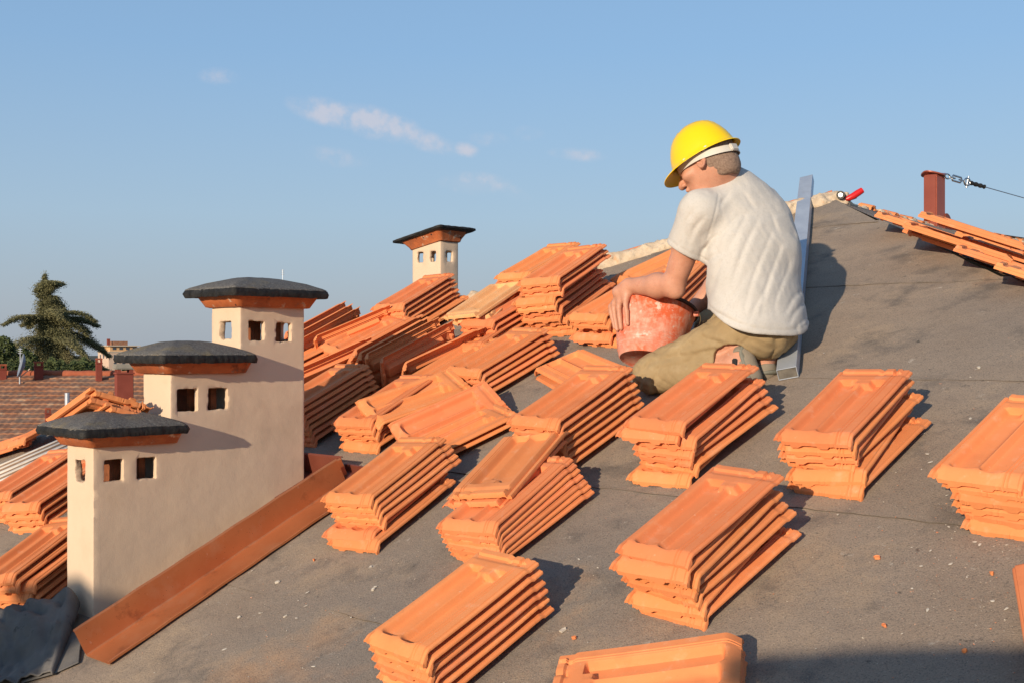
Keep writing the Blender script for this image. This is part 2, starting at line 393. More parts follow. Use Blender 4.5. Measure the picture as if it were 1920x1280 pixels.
# walls of the house below the eaves
hw = thing('house_wall', 'rendered outer wall of the house under the tiled roof', 'wall', (0, 0, -8))
pts = [Lx, H1, far_r, Lx + GH * 14]
cen = sum(pts, Vector()) / 4
lo = [cen + (p - cen) * .93 for p in pts]
V = [Vector((p.x, p.y, min(q.z for q in pts) + .1)) for p in lo] + [Vector((p.x, p.y, -14)) for p in lo]
wpart('wall', fix(mesh('wall', V, [(i, (i + 1) % 4, 4 + (i + 1) % 4, 4 + i) for i in range(4)])), M_PLAS, hw)
# mortar bed and broken pieces along the left hip and the main ridge
def ridge_mortar(name, pts, r0, seedv, step=.012):
    lo = [min(p[i] for p in pts) - .12 for i in range(3)]; hi = [max(p[i] for p in pts) + .12 for i in range(3)]
    f = Field(lo, hi, .009)
    rnd = random.Random(seedv)
    for a, b in zip(pts[:-1], pts[1:]):
        n = max(2, int((b - a).length / .07))
        for k in range(n):
            p = a.lerp(b, (k + rnd.random() * .6) / n) + Vector((rnd.uniform(-.02, .02), rnd.uniform(-.02, .02), rnd.uniform(-.012, .008)))
            q = a.lerp(b, (k + 1) / n)
            f.cone(p, q, r0 * rnd.uniform(.75, 1.15), r0 * rnd.uniform(.75, 1.1), .03)
    f.warp(lambda x, y, z: .009 * vnoise(x + 0 * y + 0 * z, y + 0 * x + 0 * z, z + 0 * x + 0 * y, 35) + .008 * vnoise(x + 0 * y + 0 * z, y + 0 * x + 0 * z, z + 0 * x + 0 * y, 75))
    o = ob(name, f.mesh(name, .1), M_MORT); o['kind'] = 'structure'; return o
hipL = [rw(eL(g) + .03, g, -.01) for g in (pg, pg - .5, pg - 1.1, pg - 1.7, pg - 2.4)]
ridge_mortar('hip_mortar', hipL, .058, 1)
ridge_mortar('ridge_mortar', [p + Vector((0, 0, -.035)) for p in RIDGE[:4]] + [RIDGE[3].lerp(RIDGE[4], .4)], .036, 2)
# ================================================================ roof tiles
TW, TL = .230, .420
def smooth01(t): t = np.clip(t, 0, 1); return t * t * (3 - 2 * t)
def tile_mesh(seedv):
    rnd = np.random.RandomState(seedv)
    X = np.array([0, .002, .010, .013, .018, .021, .025, .032, .036, .0385, .041, .0435, .046, .049, .053, .060, .072, .086, .094, .099, .103, .106, .109, .1115, .114, .1165, .119, .1215, .1245, .129, .137, .148, .160, .167, .171, .174, .177, .180, .1825, .1845, .187, .190, .194, .1965, .199, .202, .207, .216, .2215, .2232, .2272, .2295, .230])
    ZB = np.interp(X, [0, .002, .010, .013, .018, .021, .025, .032, .038, .1845, .187, .190, .194, .1965, .199, .202, .2215, .2232, .2272, .2295, .230], [.001, .006, .0065, .0015, .0015, .011, .017, .017, .0155, .0155, .0115, .0155, .0155, .0115, .0155, .0155, .0155, .0118, .0108, .0085, .007])
    Y = np.array([0, .003, .008, .014, .019, .024, .029, .033, .036, .039, .042, .045, .048, .051, .055, .060, .066, .085, .13, .20, .27, .316, .320, .324, .328, .332, .337, .341, .344, .3465, .349, .3515, .354, .360, .367, .372, .377, .384, .389, .3905, .394, .3955, .400, .404, .412, .417, .420])
    xx, yy = np.meshgrid(X, Y, indexing='ij')
    zt = np.repeat(ZB[:, None], len(Y), 1)
    main = (xx > .024)
    def pan(x0, x1, y0, y1, inner_left, inner_right, D, r=.022):
        a = (xx - x0) * (.9 if inner_left else 1); b = (x1 - xx) * (.42 if inner_right else 1)
        dx = np.minimum(a, b); dy = np.minimum((yy - y0), (y1 - yy) * 3.0)
        d = np.where((dx < r) & (dy < r), r - np.hypot(r - dx, r - dy), np.minimum(dx, dy))
        return D * smooth01(d / .0135)
    dep = np.maximum(pan(.036, .122, .029, .352, False, True, .0195), pan(.112, .184, .026, .352, True, False, .0205))
    # raised block between the pans at the head
    blk = smooth01((.030 - abs(xx - .114)) / .005) * smooth01((yy - .318) / .012)
    dep = dep * (1 - .95 * blk)
    zt = zt - np.where(main & (xx < .19), dep, 0)
    zt = zt - np.where(main, .023 * (1 - np.clip(yy / .032, 0, 1)) ** 1.5, .006 * (1 - smooth01(yy / .020)))   # bull-nosed front
    head = smooth01((yy - .376) / .004); zt = zt - np.where(main, .0045 * head, 0)
    zt = zt + np.where(main & (xx < .205), .0065 * smooth01((yy - .3955) / .004) * (1 - smooth01((yy - .4165) / .003)), 0)
    for nx in (.078, .150, .188): zt = zt - np.where((abs(xx - nx) < .0045) & (yy > .385), .006, 0)
    zb = np.where(xx < .02, -.005, np.minimum(zt - .010, .006))
    ft = (yy < .016) & main
    zb = np.where(ft, np.minimum(zb, -.0175), zb)
    for f0, f1 in ((.052, .078), (.134, .162)): zb = np.where(ft & (xx > f0) & (xx < f1), -.0250, zb)
    for f0, f1 in ((.064, .094), (.146, .170)): zb = np.where((yy > .392) & (yy < .412) & (xx > f0) & (xx < f1), -.016, zb)
    zb = np.where((xx > .2265) & (yy > .022), .0035, zb)
    zb = np.where((xx > .2265) & (yy <= .022), np.minimum(zt - .012, -.004) , zb); zb = np.where((xx > .2265) & (yy <= .013), -.0245, zb)
    zb = np.where((xx > .205) & (xx < .2265) & (yy > .030), .009, zb)
    zb = np.minimum(zb, zt - .0035)
    bow = .0015 * rnd.randn() * ((yy / TL) * 2 - 1) ** 2
    tw = .0022 * rnd.randn() * ((yy / TL) * 2 - 1) * ((xx / TW) * 2 - 1)
    zt = zt + bow + tw; zb = zb + bow + tw
    ex = .0002 * rnd.randn(len(Y)); ey = .0006 * rnd.randn(len(X))
    xr = xx.copy(); yr = yy.copy(); xr[-2:, :] += ex; xr[:1, :] += ex * .8; yr[:, :2] += ey[:, None]; yr[:, -1:] += ey[:, None]
    nx, ny = len(X), len(Y); V = []
    for z in (zt, zb): V.append(np.stack([xr, yr, z], -1).reshape(-1, 3))
    V = np.concatenate(V); o = nx * ny; Fs = []
    I = lambda a, b: a * ny + b
    for a in range(nx - 1):
        for b in range(ny - 1):
            Fs.append((I(a, b), I(a + 1, b), I(a + 1, b + 1), I(a, b + 1))); Fs.append((o + I(a, b), o + I(a, b + 1), o + I(a + 1, b + 1), o + I(a + 1, b)))
    for a in range(nx - 1):
        Fs.append((I(a, 0), o + I(a, 0), o + I(a + 1, 0), I(a + 1, 0))); Fs.append((I(a, ny - 1), I(a + 1, ny - 1), o + I(a + 1, ny - 1), o + I(a, ny - 1)))
    for b in range(ny - 1):
        Fs.append((I(0, b), I(0, b + 1), o + I(0, b + 1), o + I(0, b))); Fs.append((I(nx - 1, b), o + I(nx - 1, b), o + I(nx - 1, b + 1), I(nx - 1, b + 1)))
    me = mesh('roof_tile', V, Fs, 33); me.materials.append(M_TILE); return me
TILES = [tile_mesh(s) for s in range(5)]
TILE_PALE = tile_mesh(9); TILE_PALE.materials.clear(); TILE_PALE.materials.append(M_TILEP)
ORD = ['top', 'second', 'third', 'fourth', 'fifth', 'sixth', 'seventh', 'eighth', 'ninth', 'tenth', 'eleventh']
GROUP = 'loose terracotta roof tiles stacked on the roof'
trnd = random.Random(11)
def put_tile(M, label, pale=False, group=GROUP):
    o = bpy.data.objects.new('terracotta_tile', TILE_PALE if pale else trnd.choice(TILES)); COL.objects.link(o)
    o.matrix_world = M; return tag(o, label, 'roof tile', group)
def frame(O, Yd, n):
    Y = (Yd - n * Yd.dot(n)).normalized(); X = Y.cross(n).normalized()
    M = Matrix((X, Y, n)).transposed().to_4x4(); M.translation = O; return M
def about(px, py, yaw=0, roll=0, pitch=0):
    T = Matrix.Translation((px, py, 0))
    return T @ Matrix.Rotation(R(yaw), 4, 'Z') @ Matrix.Rotation(R(roll), 4, 'Y') @ Matrix.Rotation(R(pitch), 4, 'X') @ T.inverted()
def stack(desc, n, fl=None, bl=None, fr=None, br=None, pitch=.0265, jit=None, drift=(0, 0, 0), wob=.004, pale=(), h0=0.0, first=0, n_lab=None):
    """n tiles; fl/bl (or fr/br) are the photo pixels of the top tile's left (right) front and back corners.
    jit: {index: (dx, dy, yaw, roll, reversed)}; drift: shift and turn per layer going down"""
    h = (n - 1) * pitch + .028 + h0
    if fl: a, b = at(*fl, h), at(*bl, h); side = 0.0
    else: a, b = at(*fr, h), at(*br, h); side = TW
    F0 = frame(a, b - a, NRM); jit = jit or {}
    nl = n_lab or n
    for i in range(n):
        dx, dy, yw, ro, rev = (list(jit.get(i, ())) + [0] * 5)[:5]
        if i: dx += trnd.uniform(-wob, wob); dy += trnd.uniform(-wob, wob) * 1.3; yw += trnd.uniform(-1, 1) * wob * 180
        L = Matrix.Translation((dx + drift[0] * i - side, dy + drift[1] * i, -i * pitch - .006))
        L = L @ about(TW / 2, TL / 2, yw + drift[2] * i + (180 if rev else 0), ro)
        k = i + first
        if k == 0: lab = 'top terracotta tile of the ' + desc
        elif k == nl - 1: lab = 'bottom terracotta tile of the ' + desc
        else: lab = ORD[k] + ' terracotta tile from the top of the ' + desc
        put_tile(F0 @ L, lab, i in pale)
WIDE_ROLL = 23
# ---- nearest rows, read from the photograph
stack('stack nearest the camera in the middle', 6, (680, 1197), (880, 1047), wob=.003)
stack('tall stack right of the nearest one', 7, (1151, 1028), (1334, 878), pitch=.0255, jit={1: (-.012, -.035, 5), 2: (.0, -.005, 4), 3: (.0, -.01, 1), 4: (.006, 0, -2), 5: (-.012, -.018, 6), 6: (.012, -.008, -1)})
stack('lone stack on felt right of the worker', 6, (1449, 820), (1572, 700), jit={1: (.004, 0, 1), 2: (-.01, .0, 3), 3: (.004, .01, -3), 4: (.0, -.02, 6), 5: (.03, -.03, -3)})
stack('stack cut off by the right picture edge', 6, (1738, 888), (1880, 748), pitch=.024, jit={1: (.03, 0, -1), 2: (.045, .0, 2), 3: (.05, .0, 0), 4: (.055, 0, -2), 5: (.065, -.01, 2)})
stack('stack right in front of the worker\'s knee', 7, (1166, 793), (1285, 705), pitch=.0262, jit={1: (-.03, -.022, 4), 2: (.012, .0, 2), 3: (.01, .0, 0), 4: (.018, .0, -3), 5: (.03, .0, -3), 6: (-.01, -.05, 4)})
stack('fanned stack with two reversed tiles on top', 2, (836, 934), (954, 812), pitch=.022, h0=.100, jit={0: (0, 0, 1, 0, 1), 1: (-.012, -.010, -2, 0, 1)}, wob=.001, first=0, n_lab=9)
stack('fanned stack with two reversed tiles on top', 7, fr=(925, 994), br=(1068, 866), pitch=.0162, drift=(.0060, -.001, -1.25), wob=.0015, first=2, n_lab=9)
stack('stack beside the upper end of the flashing', 7, (599, 936), (749, 822), pitch=.0195, drift=(.0085, .0, -.6), jit={5: (-.03, -.06, 3), 6: (.0, -.075, 2)}, wob=.002)
stack('stack right behind the fanned stack', 7, (948, 790), (1069, 706), pitch=.0262, drift=(.0, 0, -.3), wob=.002)
_a, _b = at(775, 862, .022), at(976, 769, .022)
put_tile(frame(_a, _b - _a, NRM) @ Matrix.Rotation(R(WIDE_ROLL), 4, 'Y') @ Matrix.Translation((-TW, 0, 0)), 'wide tile tilted towards the viewer, leaning on the shaded stack')
stack('low pile under the wide tilted tile', 2, (742, 842), (915, 760), pitch=.026)
stack('shaded stack left of the wide tilted tile', 5, (619, 792), (742, 711), pitch=.0235, jit={1: (.012, 0, 0), 2: (.02, 0, -2), 3: (.005, .01, 2), 4: (.03, -.02, -3)}, first=1, n_lab=6)
put_tile(frame(at(665, 752, .165), at(812, 686, .165) - at(665, 752, .165), (NRM + EE * .28).normalized()) @ Matrix.Translation((0, 0, -.006)), 'top terracotta tile of the shaded stack left of the wide tilted tile')
put_tile(frame(at(1090, 651, .035), at(1179, 694, .02) - at(1090, 651, .035), NRM) @ Matrix.Translation((0, 0, -.01)), 'single tile lying flat on the felt below the bucket')
put_tile(frame(at(1094, 662, .01), at(1176, 700, .01) - at(1094, 662, .01), NRM) @ Matrix.Translation((0.012, .01, -.015)), 'tile hidden under the single flat tile below the bucket')
_fr = at(1388, 1180, .085); _br = at(1085, 1222, .085)
for i in range(4):
    put_tile(frame(_fr - NRM * .0265 * i, _br - _fr, NRM) @ Matrix.Translation((-TW, .004 * i, -.012)) @ about(TW / 2, TL / 2, -1.2 * i), (ORD[i] if i else 'top') + ' terracotta tile of the sideways stack on the bottom edge')
# ---- stacks under the hip, right of the free-standing chimney
stack('stack in front of the small far chimney', 7, (693, 580), (793, 521), pitch=.0262, jit={5: (.03, .02, -2), 6: (.05, .04, -4)})
stack('narrow stack behind the tall double stack', 7, (925, 521), (1026, 462), pitch=.0262)
stack('tall double stack under the hip', 10, (967, 533), (1064, 468), pitch=.0262, jit={3: (-.045, -.03, 2), 4: (-.035, -.03, 1), 5: (-.03, -.02, 2), 6: (-.03, -.02, 0), 7: (-.01, -.01, 0), 8: (.0, 0, 0), 9: (.01, 0, 0)})
stack('stack with pale reversed tiles beside it', 6, (857, 607), (958, 549), pitch=.0262, jit={5: (.03, 0, 0)})
stack('pale low stack under the hip', 2, (832, 600), (905, 541), pitch=.030, pale=(0, 1), h0=.13, jit={0: (0, 0, -9, 0, 1), 1: (-.01, .02, 6, 0, 1)})
stack('small heap in front of the pale stack', 4, (826, 655), (905, 600), pitch=.026, jit={1: (.0, .0, 5, 0, 1), 2: (0, 0, -4), 3: (.02, 0, 0, 0, 1)}, pale=(1,))
stack('stack left of the worker\'s hand', 5, (1059, 596), (1160, 536), pitch=.026, jit={1: (.012, 0, -1), 2: (.05, .03, -5), 3: (0, -.02, 3), 4: (.07, .0, -3)})
stack('pair lying behind the worker\'s forearm', 2, (1142, 523), (1246, 475), pitch=.03, h0=.02)
stack('stack between the bucket and the hip', 4, (1168, 566), (1252, 492), pitch=.0262)
# tiles leaning on edge in a slanting row beside the chimney
def lean(desc, fr, br, hh, roll, pitch_=0, k=0):
    a, b = at(*fr, hh), at(*br, hh)
    F0 = frame(a, b - a, NRM)
    M = F0 @ Matrix.Rotation(R(-roll), 4, 'Y') @ Matrix.Translation((-TW, 0, 0))
    put_tile(M, desc)
Ls = [((532, 628), (640, 571), .21, 50), ((543, 634), (651, 577), .20, 52), ((560, 640), (668, 580), .20, 58), ((586, 634), (693, 589), .20, 62),
      ((661, 661), (770, 604), .17, 30), ((670, 668), (783, 608), .19, 40), ((682, 668), (800, 608), .20, 62), ((710, 676), (828, 614), .19, 66), ((753, 686), (871, 631), .15, 42),
      ((545, 700), (661, 648), .17, 52), ((556, 716), (671, 665), .13, 30)]
LN = ['hindmost tile leaning on edge behind the chimney', 'second tile leaning on edge behind the chimney', 'third tile leaning on edge behind the chimney', 'steep front tile leaning on edge just right of the tall chimney',
      'half-lying tile under the far stack, first of the leaning row', 'leaning tile between the half-lying one and the upright ones', 'upright leaning tile left of the two shaded fronts',
      'steepest leaning tile in the middle of the row', 'last leaning tile of the row, over the shaded top tile', 'leaning tile above the stack beside the tall chimney', 'flatter tile directly on the stack beside the tall chimney']
for (a, b, hh, ro), l in zip(Ls, LN): lean(l, a, b, hh, ro)
stack('flat heap behind the leaning row', 5, (596, 656), (700, 602), pitch=.026, jit={0: (0, 0, 0, 8)})
stack('low heap under the last leaning tile', 4, (755, 712), (868, 646), pitch=.024, h0=0)
stack('reddish stack in the middle of the heap', 5, (828, 696), (944, 628), pitch=.024, drift=(.006, 0, -.5))
stack('tall stack half hidden by the tall chimney', 7, fr=(557, 768), br=(689, 687), pitch=.0245, drift=(.0035, 0, 0), wob=.002)
stack('heap hidden behind the middle chimney head', 5, fr=(520, 700), br=(640, 640), pitch=.026)
# ---- left of the chimney
stack('upper stack left of the free-standing chimney', 4, fr=(66, 951), br=(190, 867), pitch=.0265, h0=.13, drift=(.0035, 0, 0), wob=.002)
stack('stack tucked beside the pale ribbed sheet', 5, fr=(14, 930), br=(146, 846), pitch=.026)
stack('lower stack left of the free-standing chimney', 6, fr=(20, 1086), br=(152, 985), pitch=.0245, jit={1: (.02, .0, -2), 2: (.05, .02, 1), 3: (.045, .01, -1), 4: (.05, .01, 0), 5: (.055, .01, 0)}, drift=(.0, -.002, 0), wob=.002)
stack('stack behind the lowest chimney head', 6, fr=(170, 905), br=(290, 830), pitch=.0265)
# two tiles tipped up behind the lowest chimney head
for k, (dz, lab) in enumerate(((0, 'upper of two tiles tipped up behind the lowest chimney cap'), (-.028, 'lower of two tiles tipped up behind the lowest chimney cap'))):
    P2 = J(172, 731, 4.0); P1 = J(76, 800, 4.34); P3_ = J(325, 726, 3.95)
    Yd = (P2 - P1).normalized(); Xd = (P3_ - P2); Xd = (Xd - Yd * Xd.dot(Yd)).normalized(); n = Xd.cross(Yd).normalized()
    M = Matrix((Xd, Yd, n)).transposed().to_4x4(); M.translation = P1 + n * dz + Xd * (.012 * k)
    put_tile(M, lab)
    if k == 0:
        M2 = M.copy(); M2.translation = P1 + Xd * .07 + n * .016 + Yd * .015; put_tile(M2, 'tile tipped up against the middle chimney head')
# tiles along the hip at the far left
put_tile(frame(at(-60, 850, .03), at(78, 806, .03) - at(-60, 850, .03), NRM), 'terracotta tile lying along the hip at the left picture edge')
put_tile(frame(at(10, 838, .06), at(120, 780, .06) - at(10, 838, .06), (NRM - EE * .2).normalized()), 'terracotta tile above the pale ribbed sheet')
# ---- tiles laid out on the right side face, near the ridge
SIDE_TURN = 14
def side_tile(bl, lab, h, fl=None, rev=False, nrm=None, turn=0):
    a = faceR(*bl, h); Yd = (Vector((0, 0, 1)) - nR * nR.z).normalized(); Yd = Matrix.Rotation(R(SIDE_TURN + turn), 3, nR) @ Yd
    F0 = frame(a, Yd, nrm or nR)
    put_tile(F0 @ Matrix.Translation((0, -TL, 0)), lab, group='tiles laid out on the side face by the ridge')
sgrp = [((1640, 404), (1770, 440), .03, 'uppermost tile of the row on the side face'), ((1693, 424), (1830, 466), .045, 'second tile down the row on the side face'),
        ((1692, 434), (1832, 478), .02, 'tile under the second one of the side face row'),
        ((1788, 468), (1925, 506), .03, 'third tile down the row on the side face'), ((1864, 501), (2000, 540), .03, 'lowest tile of the row on the side face'),
        ((1800, 452), (1940, 487), .05, 'upper tile of the inner pair by the ridge'), ((1790, 440), (1930, 474), .05, 'lower tile of the inner pair by the ridge'), ((1880, 470), (2010, 500), .05, 'inner tile at the right picture edge')]
for bl, fl, h, l in sgrp: side_tile(bl, l, h, fl)
side_tile((1722, 404), 'tile tipped against the foot of the anchor post', .10, (1812, 446))
# ================================================================ free-standing stepped chimney
CH = at(175, 1160)
def noisy_loft(name, rects, sub=26, rag=None, seedv=0, smooth=60, cr=.012):
    """rects: list of (x0, x1, y0, y1, z, noise) rings, rounded corners, roughened"""
    rings = []
    for ri, (x0, x1, y0, y1, z, am) in enumerate(rects):
        c = [(x0, y0), (x1, y0), (x1, y1), (x0, y1)]; pts = []
        r = min(cr, (x1 - x0) * .3, (y1 - y0) * .3)
        for k in range(4):
            a, b = Vector((*c[k], 0)), Vector((*c[(k + 1) % 4], 0)); d = (b - a).normalized(); Ln = (b - a).length
            m = sub if k % 2 == 0 else max(6, int(sub * .75))
            for j in range(m):
                t = r + (Ln - 2 * r) * j / (m - 1); p = a + d * t
                pts.append((p.x, p.y))
        P = np.array(pts); cx, cy = (x0 + x1) / 2, (y0 + y1) / 2
        nA = vnoise(P[:, 0], P[:, 1], P[:, 0] * 0 + z + seedv, 22) * am * .35 + vnoise(P[:, 0], P[:, 1], P[:, 0] * 0 + z * 3 + seedv, 120) * am * .6
        nB = vnoise(P[:, 0], P[:, 1], P[:, 0] * 0 + seedv + 9.3 + ri, 60) * am * .4
        D = np.stack([P[:, 0] - cx, P[:, 1] - cy], 1); D /= np.maximum(np.linalg.norm(D, axis=1, keepdims=True), 1e-4)
        rings.append([Vector((P[i, 0] + D[i, 0] * nA[i], P[i, 1] + D[i, 1] * nA[i], z + nB[i])) for i in range(len(P))])
    return loft_me(name, rings, True, smooth)
chim = thing('chimney', 'cream plastered chimney stepping up in three heads beside the flashing', 'chimney', CH, BETA)
TWD = .193
cols = [(0, .284, .570), (.284, .564, .811), (.564, .85, 1.051)]
wins = [(.0375, .108, .452, .525), (.157, .229, .452, .525), (.311, .391, .677, .757), (.434, .515, .680, .757), (.603, .670, .9285, 1.0), (.722, .790, .926, .996)]
lwins = [(0, .060, .135, .450, .523), (.564, .060, .138, .933, .998)]
f = Field((-.03, -.03, -.30), (.89, .23, 1.08), .0045)
for (a, b, h) in cols: f.box((a, 0, -.4), (.85, TWD, h), .003, .002)
for (a, b, h) in cols: f.box((a + .026, .026, h - .20), (b - .024, TWD - .026, h + .02), .004, .004, 's')
for (a, b, z0, z1) in wins: f.box((a, -.05, z0), (b, .05, z1), .004, .0025, 's', wob=.0035, wsc=60)
for (a, b, z0, z1) in wins: f.box((a + .006, .12, z0 + .004), (b - .01, .26, z1), .008, .004, 's', wob=.004, wsc=45)
for (x, a, b, z0, z1) in lwins: f.box((x - .06, a, z0), (x + .05, b, z1), .004, .0025, 's', wob=.005, wsc=60)
f.box((.80, .07, .935), (.90, .135, .998), .008, .004, 's', wob=.004, wsc=45)
f.warp(lambda x, y, z: .0012 * vnoise(x + 0 * y + 0 * z, y + 0 * x + 0 * z, z + 0 * x + 0 * y, 12) + .0007 * vnoise(x + 0 * y + 0 * z, y + 0 * x + 0 * z, z + 0 * x + 0 * y, 60))
ob('plaster_wall', f.mesh('plaster_wall', .02, 50), M_PLAS, chim)
for k, (a, b, h) in enumerate(cols):
    x1 = b + (.020 if k < 2 else .018)
    band = ob('terracotta_collar', noisy_loft('terracotta_collar', [(a - .012, x1 - .004, -.012, TWD + .012, h - .001, .0015), (a - .020, x1, -.020, TWD + .020, h + .001, .003), (a - .042, x1 + (.012 if k < 2 else .022), -.040, TWD + .042, h + .040, .003), (a - .044, x1 + (.013 if k < 2 else .024), -.042, TWD + .044, h + .046, .002)], 30, seedv=k), M_TCB, chim)
    o_ = .076; xe = b + (.030 if k < 2 else .062); lowz = h + .040
    xa = a - o_
    slab = ob('cap_slab', noisy_loft('cap_slab', [(xa + .02, xe - .02, -o_ + .02, TWD + o_ - .02, lowz + .002, .002), (xa, xe, -o_, TWD + o_, lowz - .004, .005), (xa - .005, xe + .004, -o_ - .005, TWD + o_ + .005, lowz + .010, .005), (xa, xe - .002, -o_, TWD + o_, lowz + .024, .004)], 60, seedv=k * 3 + 1), M_TAR, chim)
    xm = (xa + xe) / 2; ym = TWD / 2
    top = ob('mineral_felt', noisy_loft('mineral_felt', [(xa + .001, xe - .003, -o_ + .002, TWD + o_ - .002, lowz + .020, .005), (xa + .001, xe - .003, -o_ + .001, TWD + o_ - .001, lowz + .0265, .004), (xa + .012, xe - .014, -o_ + .013, TWD + o_ - .013, lowz + .034, .003),
                         (xa + .06, xe - .06, -o_ + .05, TWD + o_ - .05, lowz + .052, .003), (xm - .085, xm + .085, ym - .045, ym + .045, lowz + .071, .003), (xm - .05, xm + .05, ym - .012, ym + .012, lowz + .0755, .002)], 60, seedv=k * 3 + 2), M_CAPF, chim)
    # brick fins standing inside the head
    for j, fx in enumerate((.10, .19)):
        me = box_me('inner_brick', (a + fx, .055, h - .19), (a + fx + .028, .15, h - .005), .003)
        ob('inner_brick', me, M_BRK, chim)
# ---- smaller chimney beyond the hip
CH2 = J(826, 555, 6.9)
ch2 = thing('chimney', 'small cream chimney standing alone beyond the hip, tarred slab tilted on top', 'chimney', CH2, BETA)
hz = (660 - 452) * 6.9 / F_PX - CH2.z
f = Field((-.03, -.03, -1.2), (.18, .30, hz + .03), .006)
f.box((0, 0, -1.3), (.142, .252, hz), .005, .004)
f.box((.022, .022, hz - .20), (.12, .23, hz + .05), .004, .004, 's')
for (a, b) in ((.045, .095),): f.box((a, -.05, hz - .115), (b, .35, hz - .055), .008, .004, 's', wob=.003, wsc=50)
for (a, b) in ((.045, .095), (.155, .205)): f.box((-.05, a, hz - .115), (.25, b, hz - .055), .008, .004, 's', wob=.003, wsc=50)
ob('plaster_wall', f.mesh('plaster_wall', .02, 50), M_PLAS, ch2)
tilt = Matrix.Translation((.07, .126, hz)) @ Matrix.Rotation(R(-9), 4, 'X') @ Matrix.Translation((-.07, -.126, -hz))
for nm, rects, mt in (('terracotta_collar', [(-.012, .154, -.012, .264, hz - .018, .001), (-.018, .160, -.018, .270, hz - .002, .002), (-.045, .188, -.045, .30, hz + .036, .003)], M_TCB),
                      ('cap_slab', [(-.06, .21, -.07, .33, hz + .034, .003), (-.075, .222, -.082, .345, hz + .040, .004), (-.075, .222, -.082, .345, hz + .050, .004)], M_TAR),
                      ('mineral_felt', [(-.073, .220, -.080, .343, hz + .050, .002), (-.06, .205, -.065, .325, hz + .057, .003), (.02, .12, .05, .20, hz + .078, .003)], M_CAPF)):
    me = noisy_loft(nm, rects, 24, seedv=5); me.transform(tilt); ob(nm, me, mt, ch2)
# ---------------------------------------------------------------- painted metal flashing along the chimney foot
def strip_me(name, path, prof, thick=.0012, wob=.0):
    """bent sheet: path = list of (origin, xdir, ydir), prof = open polyline in (x, y); given real thickness"""
    V, Fs = [], []; n = len(prof)
    for i, (o, xd, yd) in enumerate(path):
        for sgn in (0, 1):
            for (a, b) in prof:
                V.append(o + xd * (a + sgn * thick) + yd * (b + sgn * thick) + NRM * (wob * math.sin(i * 1.7 + a * 40)))
    for i in range(len(path) - 1):
        for k in range(n - 1):
            a = i * 2 * n + k; b = (i + 1) * 2 * n + k
            Fs.append((a, a + 1, b + 1, b)); Fs.append((a + n, b + n, b + n + 1, a + n + 1))
        for k in (0, n - 1):
            a = i * 2 * n + k; b = (i + 1) * 2 * n + k; Fs.append((a, b, b + n, a + n))
    for i in (0, len(path) - 1):
        for k in range(n - 1):
            a = i * 2 * n + k; Fs.append((a, a + n, a + n + 1, a + 1))
    return fix(mesh(name, V, Fs), smooth=30)
fl_a = at(168, 1231, .006) - EE * .022; fl_b = at(655, 902, .006) - EE * .022
fl = thing('flashing', 'brown metal flashing strip running up beside the cream chimney', 'flashing', fl_a)
d = (fl_b - fl_a); n_ = 40
path = [(fl_a + d * (i / n_) + NRM * (.0008 * math.sin(i * .9)), EE, NRM) for i in range(n_ + 1)]
wpart('angle_strip', strip_me('angle_strip', path, [(-.012, .086), (-.008, .094), (-.004, .088), (.001, .004), (.004, 0), (.150, .001), (.156, .004), (.156, .011), (.148, .011)], wob=.0002), M_FLASH, fl)
# head piece wrapping behind the chimney
g0 = rc(fl_b); gch = rc(CH)
ub = gch[1] + .88 / (1 / SQ) if False else None
hp = [rw(g0[0] - .335, g0[1] + .03, .006), rw(g0[0] - .03, g0[1] + .03, .006)]
path = [(hp[0] + (hp[1] - hp[0]) * (i / 10), GS, NRM) for i in range(11)]
wpart('back_upstand', strip_me('back_upstand', path, [(-.20, .004), (-.003, .0), (0, .0), (.006, .075), (.012, .078), (.016, .072)]), M_DKMET, fl)  # darker metal than the strip: its shaded side is put into the colour
path = [(rw(g0[0] - .06 + i * .03, g0[1] + .055 - i * .002, .010), GS, NRM) for i in range(8)]
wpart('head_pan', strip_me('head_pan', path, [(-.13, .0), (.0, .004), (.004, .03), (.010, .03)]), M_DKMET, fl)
path = [(rw(g0[0] - .028, g0[1] - .06 + i * .012, .006), EE, NRM) for i in range(9)]
wpart('end_lip', strip_me('end_lip', path, [(-.012, .074), (-.004, .07), (.0, .0)]), M_FLASH, fl)
